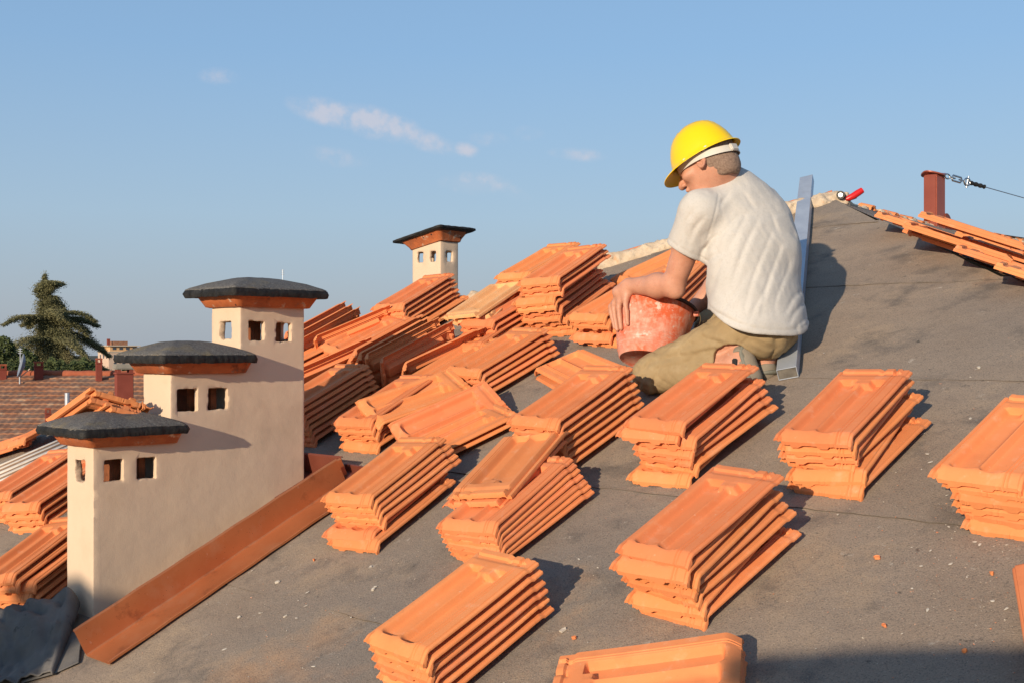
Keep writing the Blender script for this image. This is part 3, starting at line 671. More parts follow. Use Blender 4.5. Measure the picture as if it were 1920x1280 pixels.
# ---------------------------------------------------------------- folded piece of felt in the lower left corner
M_FOLD = mat('loose_felt', [(.3, (.085, .082, .078)), (.7, (.18, .165, .15))], 5, .85, bump=.7, bscale=260, coord='World', bump2=(.4, 20, .01), dust=[((.20, .16, .11), 6, .55, .72, .5), ((.02, .02, .02), 14, .60, .68, .7)], spec=.3)
def fold_sheet():
    # corner points on the roof, then a roll at the right-hand edge
    a0 = rc(at(-60, 1310)); a1 = rc(at(100, 1270)); b0 = rc(at(-60, 1195)); b1 = rc(at(150, 1150))
    V, Fs = [], []; nu, nv = 60, 36; rows = []
    for j in range(nv + 1):
        t = j / nv
        L0 = Vector((a0[0] + (b0[0] - a0[0]) * t, a0[1] + (b0[1] - a0[1]) * t, 0)); L1 = Vector((a1[0] + (b1[0] - a1[0]) * t, a1[1] + (b1[1] - a1[1]) * t, 0))
        rad = .006 + .034 * t
        base_h = .012 + .05 * t ** 1.5
        row = []
        for i in range(nu + 1):
            s = i / nu
            if s < .6:
                q = s / .6; p = L0.lerp(L1, q); h = base_h * (.35 + .65 * q) * 1.0 + rad + .012 * math.sin(q * 7 + t * 5) * (1 - q * .5) + .010 * math.sin(t * 9 + q * 3)
                h = max(h, .012) + .008 * math.sin(q * 19 + t * 13 + 2 * math.sin(t * 7)) * (.3 + t) + .018 * float(mn.noise(Vector((q * 11, t * 8, 1))))
            elif s < .85:
                q = (s - .6) / .25; ang = math.pi / 2 - q * math.pi
                p = L1 + Vector((rad * math.cos(ang) * 1.1, 0, 0)); h = base_h + rad * math.sin(ang)
                h = max(h, .004)
            else:
                q = (s - .85) / .15; p = L1.lerp(L0, q * .35); h = max(base_h - rad, .004) * (1 - q * .6) + .002
            row.append(rw(p.x, p.y, h + .006))
        rows.append(row)
    off = len(rows) * (nu + 1)
    V = [p for r in rows for p in r]
    for j in range(nv):
        for i in range(nu):
            a = j * (nu + 1) + i; Fs.append((a, a + 1, a + nu + 2, a + nu + 1))
    me = mesh('felt_offcut', V, Fs, 60)
    o = ob('felt_offcut', me, M_FOLD); md = o.modifiers.new('thickness', 'SOLIDIFY'); md.thickness = .004; md.offset = 0
    return tag(o, 'loose grey felt offcut folded over at the chimney foot', 'roofing felt')
fold_sheet()
def under_strip():
    c = [rc(at(u, v)) for u, v in ((95, 1270), (150, 1245), (158, 1195), (120, 1190))]
    V = [rw(e, g, .010 + .012 * (k > 1)) for k, (e, g, _) in enumerate(c)]
    V += [p - NRM * .004 for p in V]
    me = fix(mesh('felt_scrap', V, [(0, 1, 2, 3), (4, 5, 6, 7), (0, 1, 5, 4), (1, 2, 6, 5), (2, 3, 7, 6), (3, 0, 4, 7)]), .0015)
    tag(ob('felt_scrap', me, M_FOLD), 'small felt scrap between the folded offcut and the flashing end', 'felt scrap')
under_strip()
# ---------------------------------------------------------------- pale ribbed sheet lying left of the lowest chimney head
M_RIB = mat('weathered_fibre_sheet', [(.3, (.55, .47, .38)), (.7, (.74, .68, .60))], 8, .9, bump=.3, bscale=60, coord='World', dust=[((.30, .19, .12), 12, .58, .72, .5)])
ra, rb = at(-90, 912, .07), at(150, 813, .07)
F0 = frame(ra, rb - ra, (NRM - EE * .05).normalized())
V, Fs = [], []; nx_ = 120; wd = .36; ln = (rb - ra).length + .05
for y in (0, ln):
    for i in range(nx_ + 1):
        x = wd * i / nx_; ph = (x / .085 + .3) % 1
        z = .008 * (smooth01((ph - .1) / .10) - smooth01((ph - .46) / .10))
        V.append(F0 @ Vector((x, y, float(z))))
for i in range(nx_): Fs.append((i, i + 1, nx_ + 2 + i, nx_ + 1 + i))
o = ob('ribbed_sheet', mesh('ribbed_sheet', V, Fs, 30), M_RIB); md = o.modifiers.new('thickness', 'SOLIDIFY'); md.thickness = .006
o.data.materials.append(mat('valley_dirt', [(.3, (.20, .12, .075)), (.7, (.32, .21, .14))], 20, .95, bump=.4, coord='World'))
for p_ in o.data.polygons:
    if sum((F0.inverted() @ o.data.vertices[i].co).z for i in p_.vertices) / 4 < .004: p_.material_index = 1
tag(o, 'pale weathered ribbed sheet lying among tiles left of the chimney', 'ribbed sheet')
# ---------------------------------------------------------------- galvanised box bar lying up the slope
M_GALV = mat('galvanised_steel', [(.3, (.40, .44, .50)), (.7, (.52, .56, .61))], 14, .42, metal=.35, bump=.08, bscale=60, dust=[((.55, .55, .54), 30, .62, .7, .5), ((.40, .36, .31), 9, .60, .75, .4)], stretch=(1, .3, 1), spec=.5)
ba = at(1461, 716, .0); bb = at(1503, 350, .0)
BAR = frame(ba + NRM * .006, bb - ba, NRM)
bar = thing('straightedge_bar', 'long galvanised rectangular bar lying up the felt behind the worker', 'metal bar', ba)
bl_, bw, bh, bt = (bb - ba).length + .02, .068, .040, .0025
def barpt(x, y, z): return BAR @ Vector((x, y, z))
V = []; Fs = []
for y in (0, bl_):
    for q in (0, bt):
        V += [barpt(q, y, q), barpt(bw - q, y, q), barpt(bw - q, y, bh - q), barpt(q, y, bh - q)]
for k in range(4):
    a, b = k, (k + 1) % 4
    Fs += [(a, b, 8 + b, 8 + a), (4 + a, 12 + a, 12 + b, 4 + b), (a, 4 + a, 4 + b, b), (8 + a, 8 + b, 12 + b, 12 + a)]
wpart('tube', fix(mesh('tube', V, Fs), .0006), M_GALV, bar)
M_PLUG = mat('dark_end_cap', [(.3, (.09, .08, .07)), (.7, (.20, .18, .15))], 30, .8, bump=.4)  # dark grey-brown plug closing the lower end of the tube
V = [barpt(x, .004 + (y * .01), z) for y in (0, 1) for x, z in ((bt, bt), (bw - bt, bt), (bw - bt, bh - bt), (bt, bh - bt))]
wpart('end_cap', fix(mesh('end_cap', V, [(0, 1, 2, 3), (4, 5, 6, 7), (0, 1, 5, 4), (1, 2, 6, 5), (2, 3, 7, 6), (3, 0, 4, 7)])), M_PLUG, bar)
# ---------------------------------------------------------------- anchor post and safety line on the ridge
M_POST = mat('brown_painted_steel', [(.3, (.27, .065, .04)), (.7, (.34, .09, .055))], 6, .35, metal=.2, bump=.03, bscale=40, spec=.5)
M_STEEL = mat('stainless_steel', [(.3, (.5, .5, .5)), (.7, (.62, .62, .61))], 20, .25, metal=1.0, bump=.05)
M_BLK = mat('black_sleeve', [(.3, (.012, .012, .012)), (.7, (.03, .028, .025))], 30, .5, bump=.1)
PY = 6.9
pb = J(1752, 418, PY); zt_ = (660 - 327) * PY / F_PX; zb_ = (660 - 425) * PY / F_PX
post = thing('anchor_post', 'brown steel anchor post with oval top plate on the ridge', 'anchor post', (pb.x, PY, zb_), BETA - R(6))
ob('post_tube', box_me('post_tube', (-.048, -.042, -.06), (.048, .042, zt_ - zb_ - .004), .006), M_POST, post)
rings = []
for (r, z) in ((.60, -.006), (.98, -.004), (1, 0), (.98, .004), (.6, .006)):
    rings.append([Vector((.088 * r * math.cos(a), .062 * r * math.sin(a) * (1 + .12 * math.cos(3 * a)), zt_ - zb_ + z + .010 * math.cos(2 * a) * r)) for a in np.linspace(0, 2 * math.pi, 33)[:-1]])
ob('top_plate', loft_me('top_plate', rings), M_POST, post)
rings = [[Vector((.048 + .055 * math.cos(a) * (1 if math.cos(a) > 0 else .3) , -.0, .0)) + Vector((0, -.05 + y, .0 + .075 * math.sin(a))) for a in np.linspace(0, 2 * math.pi, 25)[:-1]] for y in (0, .008)]
ob('hinge_plate', loft_me('hinge_plate', rings), M_DKMET, post)
ob('bolt', tube_me('bolt', [(.066, -.060, .035), (.066, -.03, .035)], .011, 6), M_STEEL, post)
ob('foot_plate', box_me('foot_plate', (-.10, -.08, -.055), (.12, .08, -.045), .002), M_DKMET, post)
ca = J(1772, 330, PY - .02); cb_ = J(1925, 373, PY + .25); cfar = ca + (cb_ - ca) * 2.4
cd = (cb_ - ca).normalized()
line = thing('safety_line', 'steel safety cable with turnbuckle running off from the anchor post', 'safety line', ca)
def along(t): return ca + cd * t
up_ = cd.cross(Vector((0, 1, 0))).normalized()
if up_.z < 0: up_ = -up_
wpart('shackle', tube_me('shackle', [along(.018) + up_ * .013 * math.sin(a) + cd * .020 * math.cos(a) for a in np.linspace(0, 2 * math.pi, 15)[:-1]], .0045, 8, True), M_STEEL, line)
tb = [along(.052), along(.060) + up_ * .015, along(.120) + up_ * .015, along(.132), along(.120) - up_ * .015, along(.060) - up_ * .015]
wpart('turnbuckle', tube_me('turnbuckle', tb, .0055, 8, True), M_STEEL, line)
wpart('threaded_rod', tube_me('threaded_rod', [along(.035), along(.078)], .005, 8), M_STEEL, line); wpart('threaded_rod', tube_me('threaded_rod', [along(.108), along(.150)], .005, 8), M_STEEL, line)
wpart('shackle', tube_me('shackle', [along(.172) + up_ * .020 * math.sin(a) + cd * .022 * math.cos(a) for a in np.linspace(0, 2 * math.pi, 17)[:-1]], .006, 8, True), M_STEEL, line)
wpart('shackle_pin', tube_me('shackle_pin', [along(.176) + up_ * .034, along(.172) - up_ * .034], .0055, 8), M_STEEL, line)
wpart('rubber_sleeve', tube_me('rubber_sleeve', [along(.19 + .009 * i) for i in range(15)], [.008 + (.0055 if i % 4 in (1, 2) else .002) for i in range(14)] + [.004], 10), M_BLK, line)
wpart('cable', tube_me('cable', [along(.31) , cfar], .0028, 8), M_STEEL, line)
# ---------------------------------------------------------------- red handled tool lying at the peak
M_RED = mat('red_plastic', [(.3, (.55, .012, .012)), (.7, (.62, .02, .018))], 8, .35, bump=.05, spec=.5)
tl = J(1578, 372, 6.02)
tool = thing('silicone_gun', 'red plastic tool lying on the mortar at the roof peak', 'tool', tl)
wpart('handle', tube_me('handle', [J(u, v, 6.0) for u, v in ((1586, 374), (1592, 372), (1600, 368), (1609, 362), (1617, 357))], [.008, .015, .017, .017, .015], 12), M_RED, tool)
wpart('black_body', tube_me('black_body', [J(1576, 366, 5.98), J(1583, 371, 6.10)], [.021, .019], 14), M_BLK, tool)
wpart('steel_tip', tube_me('steel_tip', [J(1576, 366, 5.975), J(1577, 367, 6.0)], [.010, .012], 10), M_STEEL, tool)
wpart('trigger', tube_me('trigger', [J(1590, 376, 6.0), J(1600, 373, 6.0), J(1606, 371, 6.0)], [.006, .005, .004], 8), M_BLK, tool)
# ---------------------------------------------------------------- broken tile pieces bedded in the mortar, chips and grit on the felt
crnd = random.Random(5)
def chip_me(s, t=.012):
    k = crnd.randint(5, 7); pts = []
    for i in range(k):
        a = 2 * math.pi * i / k + crnd.uniform(-.3, .3); r = s * crnd.uniform(.6, 1.05); pts.append((r * math.cos(a), r * .7 * math.sin(a)))
    V = [(x, y, 0) for x, y in pts] + [(x * .93, y * .93, t * crnd.uniform(.7, 1.2)) for x, y in pts]
    return fix(mesh('tile_shard', V, [tuple(range(k))[::-1], tuple(range(k, 2 * k))] + [(i, (i + 1) % k, k + (i + 1) % k, k + i) for i in range(k)]))
def chip(P, s, label, m=None, up=NRM, t=.012, group=None, rot=None):
    o = ob('tile_shard', chip_me(s, t), m or M_TILE)
    X = up.orthogonal().normalized(); a = crnd.uniform(0, 6.28) if rot is None else rot
    X = (X * math.cos(a) + up.cross(X) * math.sin(a)); Y = up.cross(X)
    M = Matrix((X, Y, up)).transposed().to_4x4(); M.translation = P; o.matrix_world = M
    return tag(o, label, 'tile shard', group)
M_SPLASH = mat('dried_mortar', [(.3, (.50, .44, .36)), (.7, (.62, .56, .47))], 30, .95, bump=.5)
for u, v, s, l, m in ((1645, 1046, .011, 'small orange chip alone on the felt below the right edge stack', M_TILE), (1659, 1173, .008, 'tiny orange chip on the felt above the bottom right shade', M_TILE),
                      (1808, 1221, .009, 'orange chip lying at the edge of the bottom right shade', M_TILE), (1076, 1196, .008, 'orange crumb beside the white shard near the nearest stack', M_TILE),
                      (589, 1050, .007, 'orange crumb on the felt right of the flashing', M_TILE), (1450, 672, .01, 'orange chip by the worker\'s rear foot', M_TILE),
                      (1836, 689, .009, 'pale chip on the felt near the right end of the seam', M_SPLASH), (520, 1091, .012, 'white mortar splash on the felt in the lower left', M_SPLASH),
                      (700, 1105, .010, 'white mortar splash just left of the nearest stack', M_SPLASH), (1056, 1181, .014, 'white broken shard behind the nearest stack', M_SPLASH),
                      (535, 1155, .009, 'pale mortar crumb below the larger white splash', M_SPLASH), (448, 1157, .007, 'pale mortar crumb left of the others near the flashing', M_SPLASH), (1860, 1075, .008, 'orange chip near the right edge', M_TILE)):
    chip(at(u, v, .003), s, l, m, t=.004 if m is M_SPLASH else .006)
# grit: nobody could count it
gb = bmesh.new()
for i in range(2600):
    if crnd.random() < .5: u, v = crnd.uniform(0, 1920), crnd.uniform(620, 1280)
    else:
        u, v = random.choice(((520, 1150), (620, 1000), (1750, 1000), (1850, 1100), (1500, 800), (900, 1120))); u += crnd.gauss(0, 120); v += crnd.gauss(0, 70)
    P = at(u, v, .003); e, g, _ = rc(P)
    if g > pg - .3 or e > eR(g) - .05 or e < eL(g) + .1 or P.y < 1: continue
    s = crnd.uniform(.0008, .0026) * (1.6 if crnd.random() < .06 else 1)
    vs = [gb.verts.new(P + Vector((crnd.uniform(-s, s) * 1.3, crnd.uniform(-s, s) * 1.3, crnd.uniform(0, s)))) for _ in range(4)]
    for q in ((0, 1, 2), (0, 2, 3), (0, 3, 1), (1, 3, 2)):
        fc = gb.faces.new([vs[k] for k in q]); fc.material_index = 0 if crnd.random() < .7 else 1
me = bpy.data.meshes.new('grit'); gb.to_mesh(me); gb.free(); me.materials.append(M_SPLASH); me.materials.append(M_TILE)
g_ = ob('grit', me); g_['kind'] = 'stuff'
# thin dried splashes of mortar on the felt
sb = bmesh.new()
for i in range(95):
    u, v = (crnd.uniform(150, 1920), crnd.uniform(640, 1280)) if i % 3 == 0 else (crnd.gauss(560, 130), crnd.gauss(1080, 90)) if i % 3 == 1 else (crnd.gauss(1790, 90), crnd.gauss(1010, 80))
    if not (0 < u < 1990 and 600 < v < 1400): continue
    P = at(u, v, .0042); e, g, _ = rc(P)
    if e > eR(g) - .05 or g > pg - .2: continue
    k = crnd.randint(6, 9); s_ = crnd.uniform(.002, .010) * (1 if i % 7 else 1.7); asp = crnd.uniform(.25, .8); th = crnd.uniform(0, 3.1)
    vs = []
    for j in range(k):
        a = 2 * math.pi * j / k; r = s_ * crnd.uniform(.5, 1.1); p = (r * math.cos(a), r * asp * math.sin(a))
        vs.append(sb.verts.new(P + EE * (p[0] * math.cos(th) - p[1] * math.sin(th)) + GS * (p[0] * math.sin(th) + p[1] * math.cos(th))))
    c_ = sb.verts.new(P + NRM * .0012)
    for j in range(k): sb.faces.new((vs[j], vs[(j + 1) % k], c_))
me = bpy.data.meshes.new('mortar_splashes'); sb.to_mesh(me); sb.free(); me.materials.append(M_SPLASH)
o = ob('mortar_splashes', me); o['kind'] = 'stuff'
# pieces of cover tile along the left hip
def bent_piece(P, along_, up, ln, r, label, arc=150, m=None, group='broken cover tiles on the hip mortar'):
    d = along_.normalized(); s = d.cross(up).normalized(); u2 = s.cross(d)
    V, Fs = [], []; n = 10
    for j, t in enumerate(np.linspace(0, 1, 6)):
        for q in (0, 1):
            for k in range(n + 1):
                a = R(90 - arc / 2 + arc * k / n); rr = r * (1 - .12 * t) - q * .012
                V.append(P + d * (ln * t + crnd.uniform(-.004, .004) * (j in (0, 5))) + s * math.cos(a) * rr + u2 * (math.sin(a) * rr - r * .6))
    m_ = 2 * (n + 1)
    for j in range(5):
        for k in range(n):
            a = j * m_ + k; Fs += [(a, a + 1, a + m_ + 1, a + m_), (a + n + 1, a + m_ + n + 1, a + m_ + n + 2, a + n + 2)]
        for k in (0, n):
            a = j * m_ + k; Fs.append((a, a + m_, a + m_ + n + 1, a + n + 1))
    for j in (0, 5):
        for k in range(n):
            a = j * m_ + k; Fs.append((a, a + n + 1, a + n + 2, a + 1))
    o = ob('cover_tile', fix(mesh('cover_tile', V, Fs), smooth=40), m or M_TILE)
    return tag(o, label, 'cover tile', group)
hd = (rw(eL(pg - 2), pg - 2) - PEAK).normalized()
hu = (Vector((0, 0, 1)) - hd * hd.z).normalized()
for t, ln, r, l in ((.10, .22, .070, 'cover tile piece at the peak, left of the metal bar'), (-.02, .10, .05, 'flat cover tile piece behind the top of the metal bar'), (.30, .16, .07, 'cover tile piece hidden behind the worker\'s back'),
                    (.98, .20, .062, 'cover tile fragment on the hip mortar above the worker\'s arm'), (1.25, .14, .055, 'short cover tile fragment midway down the hip mortar'), (1.52, .18, .06, 'lowest cover tile fragment beside the double stack')):
    bent_piece(PEAK + hd * t + hu * .022 + Vector((0, .05, 0)), hd + Vector((0, crnd.uniform(-.1, .1), crnd.uniform(-.04, .04))), hu, ln, r, l)
# row of cover tile ends along the main ridge
rl = RIDGE[:4] + [RIDGE[3].lerp(RIDGE[4], .4)]
k = 0
for a, b in zip(rl[:-1], rl[1:]):
    n = max(1, round((b - a).length / .085))
    for i in range(n):
        if (a.lerp(b, (i + .5) / n) - PEAK).length < .38: continue
        p = a.lerp(b, (i + .5) / n) + Vector((crnd.uniform(-.015, .015), 0, .002 + crnd.uniform(-.012, .006))); dd = (Vector((.71, -.70, -.25)) + Vector((crnd.uniform(-.1, .1), crnd.uniform(-.1, .1), 0))).normalized()
        bent_piece(p - dd * .05, dd, (Vector((0, 0, 1)) - dd * dd.z).normalized(), .07 + crnd.uniform(0, .03), .034, 'rough cover tile end in the row bedded along the main ridge', 170, group='cover tile ends in mortar along the main ridge'); k += 1
# single tile standing at the right picture edge
put_tile(frame(at(1897, 1058, .07), at(1925, 1230, .07) - at(1897, 1058, .07), NRM) @ Matrix.Rotation(R(8), 4, 'Y') @ Matrix.Translation((-TW, 0, 0)), 'tile cut off at the right edge near the bottom corner')
# ================================================================ neighbourhood
M_GRD = mat('distant_ground', [(.3, (.06, .065, .035)), (.7, (.12, .10, .07))], .05, 1, bump=0, coord='World')
g = ob('ground', mesh('ground', [(-4000, -600, -14), (4000, -600, -14), (4000, 5000, -14), (-4000, 5000, -14)], [(0, 1, 2, 3)]), M_GRD); g['kind'] = 'structure'
M_OLDT = mat('weathered_tile_roof', [(.25, (.20, .085, .045)), (.55, (.30, .14, .08)), (.8, (.40, .23, .14))], 1.2, .95, bump=.6, bscale=8, coord='World', dust=[((.42, .30, .20), 3.5, .5, .7, .7), ((.10, .05, .03), 2.2, .58, .7, .6), ((.16, .13, .10), .8, .55, .7, .5)])
M_OLDR = mat('old_ridge_tile', [(.3, (.30, .08, .04)), (.7, (.42, .13, .065))], 4, .9, bump=.4, bscale=20, coord='World')
M_RENDER = mat('pale_render', [(.3, (.50, .42, .33)), (.7, (.58, .48, .38))], 1, .95, bump=.1, coord='World')
M_DRED = mat('dark_red_render', [(.3, (.20, .045, .03)), (.7, (.25, .06, .04))], 3, .9, bump=.15, coord='World')
# neighbour's roof: courses of barrel tiles as real waves, one part per course
NY, NZ = 35.0, (660 - 703) * 35 / F_PX
nroof = thing('neighbour_house', 'neighbouring house with a weathered red tile roof behind the chimney', 'house', (-12, NY, -14))
sl = .30; ncourse = 19; x0, x1 = -22.0, -2.0
for c in range(ncourse):
    y1 = NY - c * .36; y0 = y1 - .42; V, Fs = [], []
    nx_ = 560
    jit_ = crnd.uniform(0, .2)
    for yy_, dz in ((y0, .055), (y0, .022), ):
        pass
    for r_, (yy_, dz) in enumerate(((y0, .0), (y0, .05), (y1, .012))):
        for i in range(nx_ + 1):
            x = x0 + (x1 - x0) * i / nx_; ph = (x + jit_) / .19
            w = .016 * abs(math.sin(math.pi * ph)) + .012 * float(mn.noise(Vector((math.floor(ph) * 1.3, c * 2.1, 0))))
            V.append((x, yy_ + .03 * float(mn.noise(Vector((math.floor(ph) * 3.3, c * 5.1, 3)))), NZ - sl * (NY - yy_) + dz + (w if r_ else 0)))
    for r_ in (0, 1):
        for i in range(nx_): a = r_ * (nx_ + 1) + i; Fs.append((a, a + 1, a + nx_ + 2, a + nx_ + 1))
    wpart('tile_course', mesh('tile_course', V, Fs, 60), M_OLDT, nroof)
pts = [(x0 + (x1 - x0) * i / 60, NY, NZ + .03 + .02 * crnd.random()) for i in range(61)]
wpart('ridge_tiles', tube_me('ridge_tiles', pts, [.10 + .02 * (i % 2) for i in range(61)], 10), M_OLDR, nroof)
V = [(x0, NY + 6, NZ - 1.9), (x1, NY + 6, NZ - 1.9), (x1, NY, NZ), (x0, NY, NZ)]
wpart('back_slope', mesh('back_slope', V, [(0, 1, 2, 3)]), M_OLDT, nroof)
wpart('wall', box_me('wall', (x0 + .3, NY - 6.8, -14), (x1 - .3, NY + 5.6, NZ - 2.1)), M_RENDER, nroof)
def chimney_pot(u0, u1, vt, vb, y, label, grey=False, step=False):
    a, b = J(u0, vb, y), J(u1, vt, y); w = b.x - a.x; cx = (a.x + b.x) / 2; ht = b.z - a.z + .3
    t = thing('chimney', label, 'chimney', (cx, y, a.z - .3), R(28), 'small dark red chimneys on the neighbouring roof'); w2 = w * .36
    ob('shaft', box_me('shaft', (-w2, -w2, -.6), (w2, w2, ht - .13), .01), M_DRED, t)
    ob('band', box_me('band', (-w2 * 1.12, -w2 * 1.12, ht - .13), (w2 * 1.12, w2 * 1.12, ht - .09), .005), M_DRED, t)
    for sx in (-1, 1):
        for sy in (-1, 1): ob('corner_pier', box_me('corner_pier', (sx * w2 * .75 - w2 * .22, sy * w2 * .75 - w2 * .22, ht - .09), (sx * w2 * .75 + w2 * .22, sy * w2 * .75 + w2 * .22, ht - .02)), M_DRED, t)
    ob('cap', box_me('cap', (-w2 * 1.2, -w2 * 1.2, ht - .02), (w2 * 1.2, w2 * 1.2, ht + (.10 if grey else .03)), .02), M_MORT2 if grey else M_OLDR, t)
M_MORT2 = mat('grey_cement', [(.3, (.22, .20, .17)), (.7, (.32, .29, .24))], 4, .95, bump=.4, coord='World')
chimney_pot(62, 83, 679, 716, 34.6, 'dark red chimney at the hedge end, right of the satellite dish'); 
chimney_pot(-4, 14, 684, 716, 34.6, 'dark red chimney cut by the left picture edge')
chimney_pot(178, 193, 673, 707, 34.4, 'slim dark red chimney just left of the apartment block')
chimney_pot(212, 253, 690, 727, 27.5, 'broad dark red chimney with a grey cement cap', True)
chimney_pot(83, 97, 766, 782, 30.2, 'low red vent block in the middle of the old roof')
# satellite dish
dc = J(39, 684, 34.0)
dish = thing('satellite_dish', 'grey satellite dish seen edge-on on the old roof ridge', 'satellite dish', (dc.x, 34.0, dc.z - .6))
ax = Vector((-.86, -.45, .25)).normalized(); xx_ = ax.orthogonal().normalized(); yy_2 = ax.cross(xx_)
rings = []
for r, dz in ((.02, -.10), (.15, -.09), (.27, -.045), (.335, 0), (.335, .012), (.27, -.03), (.15, -.075), (.02, -.085)):
    rings.append([dc + xx_ * (r * math.cos(a)) + yy_2 * (r * math.sin(a) * 1.0) + ax * dz for a in np.linspace(0, 2 * math.pi, 33)[:-1]])
M_DISH = mat('dish_grey', [(.3, (.16, .19, .24)), (.7, (.20, .23, .28))], 3, .5, bump=.02)
wpart('reflector', loft_me('reflector', rings, smooth=60), M_DISH, dish)
wpart('mast', tube_me('mast', [dc - ax * .1 + Vector((0, 0, 0)), Vector((dc.x - .07, 34.1, dc.z - .3)), Vector((dc.x - .07, 34.1, NZ - .35))], .022, 8), M_GALV, dish)
wpart('feed_arm', tube_me('feed_arm', [dc - Vector((0, 0, .33)), dc + Vector((.30, -.10, -.10))], .016, 8), M_RENDER, dish)
# aerial, vent pipe
m1 = thing('aerial_mast', 'thin aerial mast rising just beyond the tallest chimney cap', 'aerial', J(530, 640, 60))
wpart('mast', tube_me('mast', [J(530, 700, 60), J(530, 506, 60)], .018, 6), M_GALV, m1)
for v in (507, 511, 515): wpart('crossbar', tube_me('crossbar', [J(527, v, 60), J(533, v, 60)], .014, 6), M_GALV, m1)
m1 = thing('aerial_mast', 'small aerial on the old roof beside the satellite dish', 'aerial', J(37, 690, 34.6))
wpart('mast', tube_me('mast', [J(38, 712, 34.6), J(38, 652, 34.6)], .012, 6), M_GALV, m1)
for v in (654, 658, 662): wpart('crossbar', tube_me('crossbar', [J(34, v, 34.6), J(42, v, 34.6)], .01, 6), M_GALV, m1)
pv = J(126, 745, 31.5)
o = ob('vent_pipe', tube_me('vent_pipe', [J(126, 790, 31.5), J(126, 736, 31.5)], .062, 14), M_GALV); tag(o, 'short galvanised vent pipe poking above the tipped-up tiles', 'vent pipe')
# apartment block
AY = 450.0
def ab(u, v, y=AY): return J(u, v, y)
M_APT = mat('apartment_cream', [(.3, (.55, .40, .30)), (.7, (.62, .46, .35))], .3, .9, bump=0, coord='World')
M_APT2 = mat('apartment_ochre', [(.3, (.60, .36, .18)), (.7, (.66, .42, .22))], .3, .9, bump=0, coord='World')
M_GLS = mat('window_glass', [(.3, (.05, .06, .08)), (.7, (.08, .10, .13))], .3, .2, bump=0, coord='World')
apt = thing('apartment_building', 'far cream and ochre apartment block with a flat roof', 'building', (-145, AY + 6, -14))
pc = ab(204, 700); zr = ab(204, 660).z; zt2 = ab(204, 652).z
cth = R(35); ux = Vector((math.cos(cth), math.sin(cth), 0)); uy = Vector((-math.sin(cth), math.cos(cth), 0))
def abox(name, o, l, w, z0, z1, m, parent=apt):
    V = [o + ux * a + uy * b + Vector((0, 0, z - o.z)) for z in (z0, z1) for a, b in ((0, 0), (l, 0), (l, w), (0, w))]
    return wpart(name, fix(mesh(name, V, [(0, 1, 2, 3), (4, 5, 6, 7), (0, 1, 5, 4), (1, 2, 6, 5), (2, 3, 7, 6), (3, 0, 4, 7)])), m, parent)
abox('lower_storeys', pc, 11.5, 14, -14, zr, M_APT); abox('string_course', pc - ux * .25 - uy * .25, 12, 14.5, zr, zr + .35, M_RENDER)
abox('top_storey', pc + ux * .6 + uy * .6, 10.3, 12.8, zr + .35, zt2 + .6, M_APT2); abox('flat_roof', pc - ux * .4 - uy * .4, 12.3, 14.8, zt2 + .6, zt2 + .95, M_RENDER)
abox('roof_house', pc + ux * 2.5 + uy * 3, 5.5, 6, zt2 + .95, zt2 + 2.6, M_OLDT); abox('roof_chimney', pc + ux * .4 + uy * 3, 1.0, 1.0, zt2 + .95, zt2 + 3.4, M_DRED)
for k in range(4): abox('window', pc + ux * (1.6 + 2.5 * k) + uy * .52, 1.3, .1, zr + .9, zr + 1.9, M_GLS)
for k in range(3):
    for s in range(5): abox('window', pc + ux * (1.8 + 3.2 * k) - uy * .06, 1.0, .1, zr - 2.3 - 3.0 * s, zr - .9 - 3.0 * s, M_GLS)
for k in range(3): abox('window', pc - ux * .06 + uy * (2 + 4 * k), .1, 1.2, zr - 2.3, zr - .9, M_GLS)
# ---- trees
M_LEAFC = mat('cedar_needles', [(.3, (.13, .13, .06)), (.6, (.20, .185, .09)), (.8, (.27, .22, .12))], .5, .9, bump=0, coord='World')
M_LEAFG = mat('broad_leaves', [(.3, (.055, .075, .025)), (.6, (.085, .105, .038)), (.8, (.12, .13, .05))], .4, .9, bump=0, coord='World')
M_BARK = mat('bark', [(.3, (.06, .045, .035)), (.7, (.12, .09, .07))], 2, .95, bump=.4)
def leaf_cards(pts, size, rnd, droop=0.0, flat=.35):
    """many small crossed leaf blades around the given points; returns a mesh"""
    n = len(pts); P = np.array(pts); 
    D = rnd.randn(n, 3); D[:, 2] = D[:, 2] * flat - droop; D /= np.linalg.norm(D, axis=1, keepdims=True)
    Q = rnd.randn(n, 3); Q = np.cross(D, Q); Q /= np.maximum(np.linalg.norm(Q, axis=1, keepdims=True), 1e-6)
    s = size * (.5 + rnd.rand(n, 1))
    A = P - D * s; B = P + Q * s * .38; C = P + D * s; E_ = P - Q * s * .38
    V = np.stack([A, B, C, E_], 1).reshape(-1, 3); Fs = (np.arange(n)[:, None] * 4 + np.arange(4)[None, :]).tolist()
    me = bpy.data.meshes.new('leaves'); me.from_pydata(V.tolist(), [], Fs); me.update(); return me
CY = 92.0
